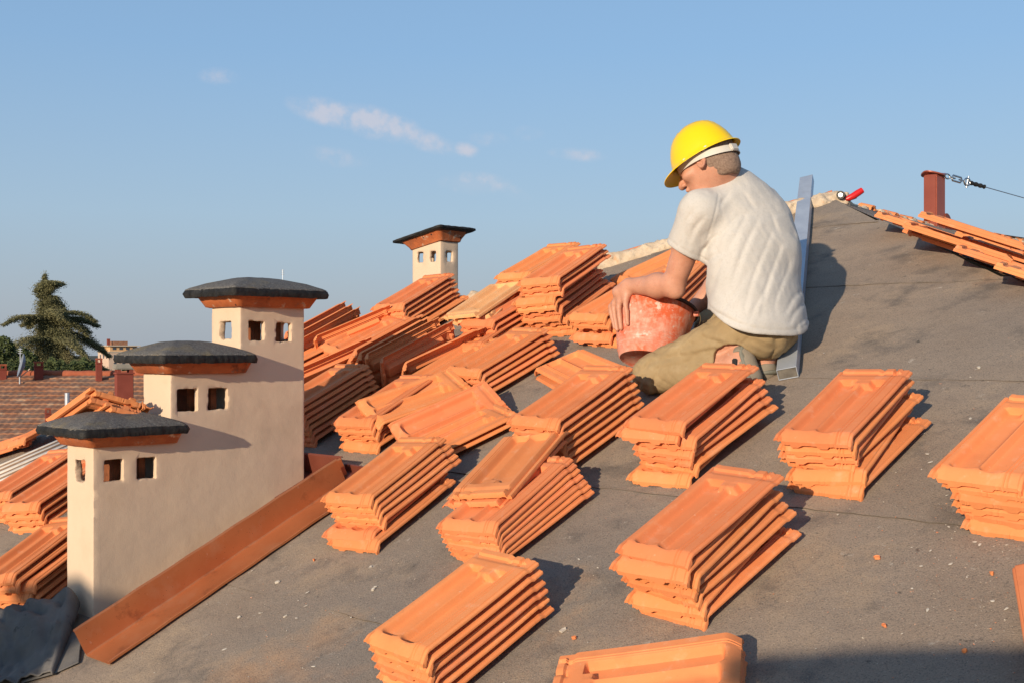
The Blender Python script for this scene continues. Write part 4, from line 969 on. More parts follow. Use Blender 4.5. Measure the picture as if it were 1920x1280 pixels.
def cedar():
    rnd = np.random.RandomState(4); base = J(98, 700, CY); base.z = -14; top = J(84, 517, CY)
    t = thing('cedar_tree', 'tall dark cedar with two drooping side limbs on the skyline', 'tree', base)
    trunk = [base, base.lerp(top, .5) + Vector((.3, 0, 0)), base.lerp(top, .8), top]
    wpart('trunk', tube_me('trunk', trunk, [.5, .3, .16, .04], 10), M_BARK, t)
    limbs, pts = [], []
    k = CY / F_PX
    # limb list: pixel start (on trunk), pixel end, sag
    L = [(532, 70, 549, .3), (535, 98, 548, .2), (530, 122, 537, .2), (548, 70, 562, .3), (556, 112, 575, .3), (565, 72, 588, .4), (572, 120, 584, .3), (580, 70, 600, .4), (590, 110, 606, .5), (600, 75, 622, .5),
         (612, 24, 618, 1.5), (604, 40, 612, 1.1), (618, 52, 640, 1.0), (600, 174, 604, 1.3), (606, 160, 612, 1.0), (615, 150, 628, 1.2), (628, 165, 668, 1.6), (640, 190, 680, 1.4), (636, 50, 680, 1.5), (650, 60, 700, 1.3), (655, 150, 700, 1.2),
         (660, 100, 700, 1.0), (645, 120, 680, 1.0), (630, 90, 660, .8), (620, 105, 645, .8), (668, 30, 700, 1.0), (672, 180, 700, .8)]
    for (v0, u1, v1, sag) in L:
        for rep in range(3):
            a = J(99 - (700 - v0) * .06, v0, CY); b = J(u1 + 4 + rnd.randn() * 3, v1 + rnd.randn() * 3, CY)
            if rep: b = a + (b - a) * rnd.uniform(.5, .9)
            b.y += rnd.randn() * (abs(b.x - a.x) * .8 + .3); n = 7
            path = [a.lerp(b, i / n) + Vector((0, 0, sag * .7 * math.sin(math.pi * i / n) * .8)) for i in range(n + 1)]
            limbs.append(tube_me('l', path, [.10 * (1 - i / (n + 1)) + .015 for i in range(n + 1)], 5))
            Ln = (b - a).length
            for q in range(int(1500 * Ln / (1 + .1 * Ln))):
                s = rnd.rand() ** .8; p = path[min(n, int(s * n))].lerp(path[min(n, int(s * n) + 1)], s * n % 1)
                w = .30 * (.5 + .9 * math.sin(math.pi * min(1, s * 1.05 + .05)))
                pts.append((p.x + rnd.randn() * w * .7, p.y + rnd.randn() * w, p.z - abs(rnd.randn()) * w * .55 + .08))
    for q in range(24000):
        s = rnd.rand(); p = J(92, 690, CY).lerp(top, s); w = 1.15 * (1 - s) ** 1.35 + .08
        pts.append((p.x + rnd.randn() * w, p.y + rnd.randn() * w, p.z + rnd.randn() * .2 - abs(rnd.randn()) * .15))
    wpart('limbs', join_me('limbs', limbs), M_BARK, t)
    wpart('crown', leaf_cards(pts, .058, rnd, .45), M_LEAFC, t, kind='stuff')
cedar()
def broadleaf(u, vt, y, w, h, label, seedv, m=None, name='broadleaf_tree', n=20000, size=.13):
    rnd = np.random.RandomState(seedv); top = J(u, vt, y); base = Vector((top.x, y, -14))
    t = thing(name, label, 'tree', base, group='broad trees on the skyline behind the old roof')
    wpart('trunk', tube_me('trunk', [base, Vector((top.x + .1, y, top.z - h)), Vector((top.x, y, top.z - h * .4))], [.35, .22, .08], 8), M_BARK, t)
    cl = [(rnd.uniform(-w, w) * .8, rnd.uniform(-w, w) * .8, -h + rnd.rand() * h * .85, rnd.uniform(.22, .42) * w) for _ in range(18)] + [(0, 0, -.35 * w, .35 * w)]
    pts = []
    for q in range(n):
        c = cl[rnd.randint(len(cl))]; d = rnd.randn(3); d /= np.linalg.norm(d); r = c[3] * (.65 + .4 * rnd.rand())
        z = c[2] + d[2] * r
        if z > -.0: z = -abs(z) * .2
        sc = min(1, math.sqrt(max(.02, 1 - ((z + h * .5) / (h * .62)) ** 2)) + .1)
        pts.append((top.x + (c[0] + d[0] * r) * sc, y + (c[1] + d[1] * r) * sc, top.z + z))
    wpart('crown', leaf_cards(pts, size, rnd, 0, .8), m or M_LEAFG, t, kind='stuff')
broadleaf(8, 630, 80, 2.2, 7, 'rounded green tree at the left picture edge', 1)
broadleaf(44, 652, 84, 1.8, 6, 'lower green tree between the edge tree and the cedar', 2)
broadleaf(150, 672, 70, 2.2, 5, 'dark bushy tree under the right limb of the cedar', 3, M_LEAFC)
broadleaf(238, 686, 60, .9, 4, 'small bright tree top right of the apartment block', 5, n=5000, size=.10)
# hedge behind the old ridge
rnd = np.random.RandomState(8); pts = []
for q in range(46000):
    u = rnd.uniform(-140, 182); top_ = 676 + 4 * math.sin(u * .11) + 3 * math.sin(u * .31); v = top_ + (rnd.rand() ** .7) * 40
    p = J(u, v, 52 + rnd.randn() * .6); pts.append(tuple(p))
hd_ = thing('hedge', 'clipped green hedge running behind the ridge of the old roof', 'hedge', (J(60, 700, 52).x, 52, -14))
wpart('foliage', leaf_cards(pts, .085, rnd, 0, .8), M_LEAFG, hd_, kind='stuff')
V0, V1 = J(-140, 690, 52.4), J(182, 690, 52.4)
wpart('stems', box_me('stems', (V0.x, 52.2, -14), (V1.x, 53, V0.z)), M_BARK, hd_)
o = ob('garden_wall', box_me('garden_wall', (J(-60, 704, 42).x, 42, -14), (J(70, 704, 42).x, 42.3, J(0, 702, 42).z), .02), M_RENDER); tag(o, 'low cream garden wall top below the hedge', 'wall')
# far wood closing the horizon
rnd = np.random.RandomState(12); pts = []
for q in range(26000):
    a = rnd.uniform(-1.2, 1.2); d = rnd.uniform(560, 640); h_ = 1.0 * abs(math.sin(a * 37)) + .8 * abs(math.sin(a * 91)) + 1
    pts.append((math.sin(a) * d, math.cos(a) * d, -14 + rnd.rand() * (6.5 + h_)))
o = ob('woods', leaf_cards(pts, 2.6, rnd, 0, .8), M_LEAFG); o['kind'] = 'stuff'
# a few other houses for the view to the sides
for k, (hx, hy, w, l, h_, lb) in enumerate(((-60, 130, 8, 12, 7, 'plain rendered house in the distance beyond the old roof'), (30, 95, 9, 12, 8, 'rendered house standing hidden behind the hip'), (80, 150, 10, 14, 9, 'farther rendered house hidden behind the ridge'))):
    t = thing('distant_house', lb, 'house', (hx, hy, -14), .3 * k)
    ob('wall', box_me('wall', (-w / 2, -l / 2, 0), (w / 2, l / 2, h_)), M_RENDER, t)
    V = [(-w / 2 - .5, -l / 2 - .5, h_), (w / 2 + .5, -l / 2 - .5, h_), (w / 2 + .5, l / 2 + .5, h_), (-w / 2 - .5, l / 2 + .5, h_), (0, -l / 4, h_ + 2.2), (0, l / 4, h_ + 2.2)]
    ob('roof', fix(mesh('roof', V, [(0, 1, 4), (1, 2, 5, 4), (2, 3, 5), (3, 0, 4, 5), (3, 2, 1, 0)])), M_OLDT, t)
    for q in range(3): ob('window', box_me('window', (-w / 2 + 1 + q * 2.6, -l / 2 - .03, h_ - 2.2), (-w / 2 + 2 + q * 2.6, -l / 2 + .05, h_ - .9)), M_GLS, t)
# unseen chimney-shaped blockers, added behind the viewpoint to shade the bottom corners
def added_blocker(xa, xb, y, top, label):
    cx = (xa + xb) / 2; zb = A_ * cx + B_ * y - C_EYE - .4
    t = thing('chimney', label, 'chimney', (cx, y, zb)); w = (xb - xa) / 2; h = top - zb
    ob('plaster_wall', box_me('plaster_wall', (-w + .06, -.2, 0), (w - .06, .2, h - .10), .01), M_PLAS, t)
    ob('cap_slab', noisy_loft('cap_slab', [(-w + .01, w - .01, -.27, .27, h - .10, .004), (-w, w, -.28, .28, h - .05, .006), (-w * .6, w * .6, -.15, .15, h, .004)], 24), M_CAPF, t)
added_blocker(-1.62, -.40, -1.3, .365, 'broad added chimney shape behind the viewpoint, blocking sun from the bottom right corner')
added_blocker(-4.88, -4.50, -1.5, .69, 'narrow added chimney shape behind the viewpoint, blocking sun from the felt offcut')
# ================================================================ the worker
M_SKIN = mat('skin', [(.3, (.50, .235, .15)), (.6, (.58, .29, .19)), (.8, (.50, .22, .14))], 14, .5, bump=.15, bscale=160, coord='World', dust=[((.42, .16, .10), 22, .55, .72, .4), ((.24, .11, .07), 240, .56, .68, .35), ((.62, .50, .42), 30, .64, .72, .4)], spec=.35)
M_SKIN.node_tree.nodes['Principled BSDF'].inputs['Subsurface Weight'].default_value = .06
M_SKIN.node_tree.nodes['Principled BSDF'].inputs['Subsurface Radius'].default_value = (.01, .004, .002)
M_SHIRT = mat('shirt_cotton', [(.3, (.50, .478, .445)), (.7, (.56, .535, .50))], 10, .95, bump=.25, bscale=420, coord='World', stretch=(1, 1, 1), dust=[((.44, .42, .38), 150, .5, .62, .4), ((.52, .40, .27), 6, .64, .78, .5)], spec=.15, sheen=.1, bump2=(.3, 26, .006))
M_PANTS = mat('khaki_trousers', [(.3, (.30, .215, .115)), (.7, (.38, .28, .155))], 9, .95, bump=.3, bscale=300, coord='World', dust=[((.46, .36, .23), 14, .55, .72, .4), ((.22, .16, .10), 9, .60, .75, .4)], spec=.15, bump2=(.35, 30, .005))
M_HAIR = mat('grey_hair', [(.3, (.17, .11, .08)), (.7, (.34, .24, .18))], 160, .8, bump=.6, bscale=300, coord='World')
M_SANDAL = mat('sandal_suede', [(.3, (.20, .17, .13)), (.7, (.27, .23, .18))], 20, .9, bump=.3, bscale=200, coord='World')
M_SOLE = mat('sandal_sole', [(.3, (.15, .15, .125)), (.7, (.21, .205, .17))], 20, .7, bump=.3, bscale=150, coord='World')
M_BLK2 = mat('black_strap', [(.3, (.012, .012, .013)), (.7, (.03, .03, .03))], 20, .6, bump=.2)
def rz_(x, y): return A_ * x + B_ * y - C_EYE
worker = thing('person', 'man kneeling in a pale t-shirt, khaki trousers and yellow helmet, gripping the bucket', 'person', J(1330, 700, 4.25))
hd2 = Vector((-.848, .53, 0)).normalized(); pt = R(27)
HF = (hd2 * math.cos(pt) + Vector((0, 0, -math.sin(pt)))).normalized(); HU = (hd2 * math.sin(pt) + Vector((0, 0, math.cos(pt)))).normalized(); HL = HU.cross(HF).normalized()
HC = J(1322, 302, 4.22)
HR = Matrix((-HL, HF, HU)).transposed()                     # head frame: x right ear, y face, z crown
def hp_(x, y, z): return HC + HR @ Vector((x, y, z))
FW = Vector((-.72, .69, 0)).normalized()
def xyz(x, y, z): return x + 0 * y + 0 * z, y + 0 * x + 0 * z, z + 0 * x + 0 * y
# ---- bucket geometry first: the hand closes on it
BK = J(1214, 676, 4.46); BA = Vector((.17, .33, .93)).normalized(); BH = .208; RB, RT = .108, .158
BX = (Vector((1, 0, 0)) - BA * BA.x).normalized(); BY = BA.cross(BX)                       # BY points away
def bk(a, r, h): return BK + BA * h + BX * (r * math.cos(a)) + BY * (r * math.sin(a))
# ---- body: head, neck, trunk, arms with hands, legs, feet as one surface
f = Field((.33, 3.86, -.24), (1.14, 4.82, .86), .0047)
f.ell(hp_(0, -.012, .020), (.077, .098, .100), HR, .02)
f.ell(hp_(0, .018, -.045), (.060, .078, .075), HR, .035)
f.ell(hp_(0, .062, -.088), (.026, .026, .022), HR, .03)
f.cone(hp_(0, .094, .000), hp_(0, .116, -.036), .008, .014, .012)            # nose
f.ell(hp_(-.012, .106, -.040), (.009, .010, .007), HR, .006); f.ell(hp_(.012, .106, -.040), (.009, .010, .007), HR, .006)
f.cone(hp_(-.035, .080, .014), hp_(.035, .080, .014), .013, .013, .02)        # brow
for s in (-1, 1):
    f.ell(hp_(s * .031, .096, -.004), (.017, .012, .010), HR, .012, 's')
    f.ell(hp_(s * .031, .083, -.005), (.0125, .0125, .0125), HR, .003)
    f.ell(hp_(s * .050, .060, -.030), (.022, .025, .018), HR, .02)            # cheek
    # ear: rim and lobe
    ec = [hp_(s * (.080 + .010 * math.sin(a) ** 2), -.010 - .015 * math.cos(a), -.012 + .031 * math.sin(a)) for a in np.linspace(-2.6, 2.3, 10)]
    for p, q in zip(ec[:-1], ec[1:]): f.cone(p, q, .0048, .0048, .004)
    f.ell(hp_(s * .077, -.008, -.014), (.007, .014, .026), HR, .006)
    f.ell(hp_(s * .082, -.004, -.016), (.006, .007, .012), HR, .004, 's')
    f.ell(hp_(s * .079, -.002, -.040), (.006, .007, .008), HR, .005)
f.cone(hp_(-.020, .098, -.064), hp_(.020, .098, -.064), .0075, .0075, .010)
f.cone(hp_(-.022, .108, -.060), hp_(.022, .108, -.060), .0022, .0022, .003, 's')
NK = J(1366, 362, 4.27)
f.cone(hp_(0, -.030, -.045), NK, .054, .060, .03)
f.cone(hp_(-.02, -.05, -.02), NK, .040, .055, .03)
CHs = J(1390, 420, 4.29); PV = J(1436, 600, 4.22); LS, RS = J(1312, 396, 4.17), J(1428, 388, 4.45)
f.cone(CHs, NK, .11, .07, .05); f.cone(CHs, J(1415, 510, 4.26), .135, .125, .05, flat=(FW, 1.4)); f.cone(J(1415, 510, 4.26), PV, .125, .135, .05, flat=(FW, 1.3))
f.cone(CHs, LS, .08, .052, .05); f.cone(CHs, RS, .08, .052, .05)
EL = J(1262, 535, 4.275); WR = bk(R(226), RT + .004, BH + .026)
def bsr(h): return RB + (RT - RB) * h / BH
f.cone(LS, LS.lerp(EL, .45), .054, .049, .02); f.cone(LS.lerp(EL, .45), EL, .049, .040, .02)
f.cone(EL, EL.lerp(WR, .35), .040, .043, .02); f.cone(EL.lerp(WR, .35), WR, .043, .0265, .02); f.ell(EL + Vector((.010, -.012, -.026)), (.022, .022, .020), None, .025)
f.cone(WR, bk(R(212), bsr(.21) + .012, .215), .0265, .026, .02)
# hand draped over the rim; knuckles on the edge, four fingers down the outside, thumb inside
kn = [bk(R(a_), bsr(.178) + .014, .178) for a_ in (190, 202, 214, 225)]
for k_ in kn: f.cone(WR + (k_ - WR) * .25, k_, .019, .0130, .014)
fa = ((188, 188, 189, .135, .100, .0088), (200, 199, 199, .128, .085, .0095), (212, 211, 211, .128, .082, .0095), (225, 226, 226, .134, .092, .0086))
for k_, (a1, a2, a3, h1, h2, r_) in zip(kn, fa):
    a_, b_, c_ = bk(R(a1), bsr(.16) + .0155, .158), bk(R(a2), bsr(h1) + .0125, h1), bk(R(a3), bsr(h2) + .0085, h2)
    f.cone(k_, a_, .0118, r_ * 1.08, .006); f.cone(a_, b_, r_ * 1.05, r_, .004); f.cone(b_, c_, r_, r_ * .86, .004)
TH = [WR, bk(R(232), RT - .024, BH + .014), bk(R(230), RT - .030, BH - .012), bk(R(226), RT - .030, BH - .040)]
for p, q, r_ in zip(TH[:-1], TH[1:], (.016, .0125, .011)): f.cone(p, q, r_, r_ * .9, .010)
# right arm reaching behind the bucket
EL2, WR2 = J(1372, 505, 4.60), bk(.75, RT + .03, BH + .045)
f.cone(RS, EL2, .052, .041, .02); f.cone(EL2, EL2.lerp(WR2, .35), .041, .043, .02); f.cone(EL2.lerp(WR2, .35), WR2, .043, .027, .02)
for k in range(4):
    a0 = .62 + .11 * k; p0 = bk(a0, RT + .012, BH + .022)
    f.cone(WR2, p0, .020, .013, .014); p1 = bk(a0, RT + .012, BH - .006); p2 = bk(a0, RT + .006, BH - .034)
    f.cone(p0, p1, .0105, .0098, .004); f.cone(p1, p2, .0098, .0085, .004)
f.cone(WR2, bk(.9, RT - .02, BH + .005), .016, .012, .01); f.cone(bk(.9, RT - .02, BH + .005), bk(.95, RT - .028, BH - .025), .0115, .010, .004)
# legs (inside the trousers) and bare feet
HLp, HRp = J(1415, 612, 4.16), J(1450, 608, 4.32)
KL, AL = J(1223, 704, 4.335), J(1376, 682, 4.145)
KR, AR = J(1338, 612, 4.60), J(1436, 668, 4.215)
for h_, k_, a_ in ((HLp, KL, AL), (HRp, KR, AR)):
    f.cone(h_, k_, .075, .052, .03); f.cone(k_, k_.lerp(a_, .3), .050, .053, .02); f.cone(k_.lerp(a_, .3), a_, .052, .034, .02)
HE, BL_ = J(1388, 668, 4.14), J(1402, 708, 4.12)
f.cone(AL, HE, .034, .030, .02); f.cone(HE, BL_, .031, .034, .02); f.cone(AL, BL_, .032, .033, .03); f.ell(AL + Vector((.0, -.030, .0)), (.012, .010, .012), None, .012)
HE2, BL2 = J(1434, 690, 4.175), J(1400, 716, 4.25)
f.cone(AR, HE2, .034, .030, .02); f.cone(HE2, BL2, .030, .036, .02); f.cone(AR, BL2, .030, .03, .03)
f.warp(lambda x, y, z: .0006 * vnoise(*xyz(x, y, z), 60))
wpart('body', f.mesh('body', 0), M_SKIN, worker)
# ---- hair
f = Field(tuple(HC - Vector((.14, .14, .14))), tuple(HC + Vector((.14, .14, .14))), .004)
f.ell(hp_(0, -.014, .018), (.0815, .1015, .104), HR, .02); f.cone(hp_(0, -.036, -.03), hp_(0, -.054, -.056), .0635, .056, .03)
f.ell(hp_(0, .104, -.03), (.2, .088, .2), HR, .02, 's'); f.ell(hp_(-.085, .002, -.03), (.022, .022, .040), HR, .014, 's'); f.ell(hp_(.085, .002, -.03), (.022, .022, .040), HR, .014, 's')
f.ell(hp_(0, -.02, -.172), (.12, .12, .085), HR, .01, 's')
f.warp(lambda x, y, z: .0010 * vnoise(*xyz(x, y, z), 160))
wpart('hair', f.mesh('hair', 0), M_HAIR, worker)
# ---- t-shirt
f = Field((.52, 3.88, -.06), (1.12, 4.70, .66), .0040)
PVs = J(1424, 585, 4.20)
f.cone(PVs + Vector((0, 0, -.08)), J(1410, 500, 4.25), .212, .190, .05, flat=(FW, 1.38))
f.cone(J(1408, 500, 4.25), J(1396, 430, 4.275), .186, .176, .05, flat=(FW, 1.40))
f.cone(J(1396, 430, 4.275), J(1380, 385, 4.27), .176, .115, .05, flat=(FW, 1.3))
f.cone(J(1432, 470, 4.26), J(1424, 420, 4.28), .12, .10, .06)
f.cone(J(1376, 385, 4.275), LS + Vector((.012, 0, -.006)), .085, .068, .05); f.cone(J(1384, 385, 4.28), RS + Vector((-.01, 0, -.004)), .085, .070, .05)
f.cone(J(1382, 392, 4.27), J(1366, 352, 4.265), .10, .070, .04)
dA = (EL - LS).normalized(); SC = LS + dA * .155
f.cone(LS, SC + dA * .02, .068, .068, .035)
dB = (EL2 - RS).normalized(); SC2 = RS + dB * .15
f.cone(RS, SC2 + dB * .02, .068, .068, .035)
CR = [(1405,392,1352,520,6),(1425,400,1362,560,5.5),(1447,428,1392,590,5),(1464,452,1424,600,5),(1480,482,1452,585,4),(1385,400,1338,470,5),(1330,452,1310,490,5),(1346,440,1316,478,6),
      (1354,468,1320,503,5),(1342,520,1326,578,4),(1506,543,1466,590,6),(1510,562,1478,610,5),(1512,590,1492,622,4),(1318,606,1372,626,4),(1336,588,1402,610,4),(1300,385,1284,432,4),(1320,402,1292,455,5),(1372,440,1330,560,4),
      (1392,520,1350,600,4),(1440,520,1405,610,4),(1366,356,1352,392,4),(1388,360,1420,392,4),(1438,398,1466,440,4),(1280,430,1296,470,3)]
PCR = [(1196,694,1240,674,8),(1238,676,1300,661,9),(1292,664,1356,657,8),(1208,700,1274,681,3),(1270,683,1342,672,3),(1242,650,1276,627,6),(1258,664,1300,640,5),(1304,626,1368,648,6),(1330,640,1395,654,5),(1206,716,1216,738,5),(1222,708,1228,736,5),(1242,700,1252,728,4),(1195,706,1204,728,4),(1290,690,1330,684,4),(1215,672,1250,652,4),(1320,660,1350,690,4),(1400,640,1452,652,4),(1275,612,1300,622,4)]
def creases(x, y, z, CR=CR):
    out = 0
    u = x / y * F_PX + 960; v = HORIZON - z / y * F_PX
    for (u0, v0, u1, v1, am) in CR:
        L2 = (u1 - u0) ** 2 + (v1 - v0) ** 2; L1 = math.sqrt(L2)
        t = ((u - u0) * (u1 - u0) + (v - v0) * (v1 - v0)) / L2
        d = ((u - u0) * (v1 - v0) - (v - v0) * (u1 - u0)) / L1 + 3 * np.sin(t * 5 + am)
        tp = np.clip(1 - (2 * t - 1) ** 2, 0, 1) ** .7 * (np.abs(t - .5) < .5)
        out = out + tp * am * .0008 * (np.exp(-(d / (2.4 + .35 * am)) ** 2) - .8 * np.exp(-((d - 9) / (4 + .6 * am)) ** 2))
    return out * (y < 4.42)
def folds(x, y, z):
    x, y, z = xyz(x, y, z)
    # fold lines run from the shoulder blades down and forward; tighter at the armpit and waist
    s = (x - .86) * .86 + (z - .3) * .30 + .02 * vnoise(x, y, z, 9); t = -(x - .86) * .30 + (z - .3) * .86
    a = vnoise(s * 3.9, t * .62, y * 1.0, 11.0); b = vnoise(s * 4.2, t * 1.1, y * 1.5 + 5, 17.0)
    r = -(1 - np.abs(a)) ** 3.5 * .0105 + b * .0030
    c = -(1 - np.abs(vnoise(x * .8, y * .8, z * 2.6, 13.0))) ** 4 * .008
    low = np.clip((.16 - z) / .18, 0, 1)
    return creases(x, y, z) * .85 - (b * .0010 + c * low * .25) - .0035 + .0022 * vnoise(x, y, z, 34) * (1 - np.abs(vnoise(x, y, z, 21))) ** 2
f.warp(folds)
# sleeves end in open cuffs, hem hangs open
def cutplane(P, n, cen=None, rad=None):
    def fn(x, y, z):
        d = (x - P[0]) * n[0] + (y - P[1]) * n[1] + (z - P[2]) * n[2]
        if cen is not None:
            q = np.sqrt((x - cen[0]) ** 2 + (y - cen[1]) ** 2 + (z - cen[2]) ** 2) - rad
            return np.maximum(-d, q)
        return -d
    return fn
cutA = (dA + Vector((-.30, -.10, .0)) * .6).normalized()
f.add(cutplane(SC, cutA, SC + dA * .06, .12), SC + dA * .06 - Vector((.13,) * 3), SC + dA * .06 + Vector((.13,) * 3), .004, 's')
f.add(cutplane(SC2, dB, SC2 + dB * .06, .09), SC2 + dB * .06 - Vector((.1,) * 3), SC2 + dB * .06 + Vector((.1,) * 3), .004, 's')
f.cone(SC - dA * .035, SC + dA * .05, .056, .060, .006, 's'); f.cone(SC2 - dB * .035, SC2 + dB * .05, .056, .060, .006, 's')
h0_, h1_, h2_ = J(1298, 590, 4.08), J(1388, 620, 4.02), J(1508, 611, 4.20)
hn = (h1_ - h0_).cross(h2_ - h0_).normalized(); hn = hn if hn.z > 0 else -hn
def hemcut(x, y, z):
    w = .006 * vnoise(*xyz(x, y, z * 0), 9)
    return (x - h0_[0]) * hn[0] + (y - h0_[1]) * hn[1] + (z - h0_[2]) * hn[2] + w
f.add(hemcut, (.5, 3.8, -.2), (1.2, 4.8, .12), .010, 's')
def seams(x, y, z):
    x, y, z = xyz(x, y, z)
    hd_ = -((x - h0_[0]) * hn[0] + (y - h0_[1]) * hn[1] + (z - h0_[2]) * hn[2]); cu = -((x - SC[0]) * cutA[0] + (y - SC[1]) * cutA[1] + (z - SC[2]) * cutA[2])
    near = ((x - SC[0]) ** 2 + (y - SC[1]) ** 2 + (z - SC[2]) ** 2) < .11 ** 2
    ah = (x - LS[0] - .045) * .93 + (z - LS[2]) * -.25 + .02 * (z - LS[2])
    nearS = ((x - LS[0] - .02) ** 2 + (z - LS[2] + .02) ** 2) < .085 ** 2
    g = lambda q, w: np.exp(-(q / w) ** 2)
    return .0022 * g(-hd_ - .020, .0035) + .0016 * g(cu - .018, .003) * near + .0022 * g(ah, .0035) * nearS * (y < 4.35)
f.warp(seams)
wpart('t_shirt', f.mesh('t_shirt', 0), M_SHIRT, worker)
col = [NK + Vector((0, 0, 0)) + (Vector((math.cos(a) * .074, math.sin(a) * .070, 0))) + (hp_(0, -.035, -.045) - NK).normalized() * (.012 + .012 * math.cos(a - .2)) for a in np.linspace(0, 2 * math.pi, 33)[:-1]]
wpart('collar', tube_me('collar', [p + Vector((.004, 0, -.006)) for p in col], .0075, 8, True), M_SHIRT, worker)
# ---- trousers
f = Field((.40, 3.86, -.24), (1.16, 4.80, .24), .0052)
f.cone(J(1425, 590, 4.22), J(1432, 612, 4.20), .115, .112, .05, flat=(FW, 1.15))
f.ell(J(1432, 622, 4.15), (.095, .095, .086), None, .05); f.ell(J(1440, 622, 4.28), (.100, .100, .086), None, .05)
f.cone(HLp, KL + Vector((0, 0, .006)), .094, .070, .04); f.cone(HRp, KR, .094, .072, .04)
CL, CR = KL.lerp(AL, .84), KR.lerp(AR, .80)
f.cone(KL, KL.lerp(AL, .35), .068, .066, .025); f.cone(KL.lerp(AL, .35), CL, .066, .052, .02)
f.cone(KR, CR, .066, .052, .02)
def pfold(x, y, z):
    x, y, z = xyz(x, y, z); s = (x - .7) * .45 + (z + .05) * .9; t = (x - .7) * .9 - (z + .05) * .45
    return (1 - np.abs(vnoise(t * 2.6, s * .9, y, 11))) ** 4 * .0065 + (1 - np.abs(vnoise(s * 3.0, t * .7, y * 2, 13))) ** 5 * .004 - .002
f.warp(pfold); f.warp(lambda x, y, z: creases(*xyz(x, y, z), PCR) * 1.0)
dL = (AL - KL).normalized(); dR_ = (AR - KR).normalized()
for Cc, dd in ((CL, dL), (CR, dR_)):
    f.add(cutplane(Cc, dd, Cc + dd * .05, .075), Cc + dd * .05 - Vector((.08,) * 3), Cc + dd * .05 + Vector((.08,) * 3), .003, 's'); f.cone(Cc - dd * .03, Cc + dd * .05, .041, .043, .004, 's')
# crease where the thigh folds onto the calf
mid = [KL.lerp(AL, t).lerp(KL.lerp(HLp, t), .47) for t in (.25, .5, .75)]
f.add(lambda x, y, z: (z - (A_ * x + B_ * y - C_EYE) - .002) * .91, (.3, 3.8, -.3), (1.2, 4.9, .1), .004, 's')
wpart('trousers', f.mesh('trousers', 0), M_PANTS, worker)
# stitched pocket seam on the thigh
# ---- sandals
def sandal(heel, ball, ankle, side, sole_n):
    d = (ball - heel); toe = ball + d.normalized() * .05
    lo = [min(heel[i], toe[i], ankle[i]) - .09 for i in range(3)]; hi = [max(heel[i], toe[i], ankle[i]) + .09 for i in range(3)]
    f = Field(lo, hi, .0036); sn = sole_n.normalized()
    f.cone(heel + sn * .024 - d * .1, toe + sn * .026, .038, .046, .01, flat=(sn, 3.2))
    n = d.normalized(); w = n.cross(sn).normalized()
    for k in range(5):                                     # tread grooves
        t = .0 + .2 * k; c = heel + d * t + sn * .040
        f.cone(c - w * .03 - n * .016, c + w * .03 + n * .016, .0022, .0022, .002, 's'); f.cone(c - w * .03 + n * .016, c + w * .03 - n * .016, .0022, .0022, .002, 's')
    sole = f.mesh('sole', 0)
    f = Field(lo, hi, .0036)
    f.cone(heel + sn * .012, ball + sn * .010, .038, .042, .01); f.cone(heel, ankle, .034, .030, .02)
    f.cone(ball - sn * .004, toe, .040, .036, .01)
    f.ell(heel.lerp(ankle, .95), (.04, .04, .03), None, .01, 's')
    f.cone(heel - sn * .02, ball - sn * .05, .034, .034, .008, 's')
    f.ell(heel.lerp(ankle, .5) + Vector((0, -.032, .012)), (.022, .02, .018), None, .006, 's')
    return sole, f.mesh('upper', 0)
for hl, bl2, an, side, sn, lab in ((HE, BL_, AL, -1, Vector((.74, -.66, .05)), 'left'), (HE2, BL2, AR, 1, Vector((.1, -.2, -.95)), 'right')):
    so, up2 = sandal(hl, bl2, an, side, sn)
    s_ = wpart('sandal', up2, M_SANDAL, worker); 
    q = ob('sole', so, M_SOLE); q.parent = s_; q.matrix_parent_inverse = (Matrix.Translation(worker.location)).inverted() @ Matrix.Identity(4)
    q.matrix_parent_inverse = s_.matrix_parent_inverse.inverted() if False else Matrix.Identity(4)
ring = [AL + (AL - KL).normalized() * -.004 + Vector((0, math.cos(a) * .040, math.sin(a) * .039)) for a in np.linspace(0, 2 * math.pi, 25)[:-1]]
def band_me(name, ring, axis, wd, th=.003):
    c = sum(ring, Vector()) / len(ring); rings = []
    for (o1, o2) in ((-wd / 2, 0), (-wd / 2, th), (wd / 2, th), (wd / 2, 0)):
        rings.append([p + axis * o1 + (p - c).normalized() * o2 for p in ring])
    rings.append(rings[0]); return loft_me(name, rings, False, 40)
wpart('ankle_strap', band_me('ankle_strap', ring, (AL - KL).normalized(), .018), M_BLK2, worker)
bp = AL + Vector((-.006, -.047, .002))
wpart('strap_buckle', box_me('strap_buckle', tuple(bp - Vector((.009, .004, .022))), tuple(bp + Vector((.009, .003, .018))), .003), M_BLK2, worker)
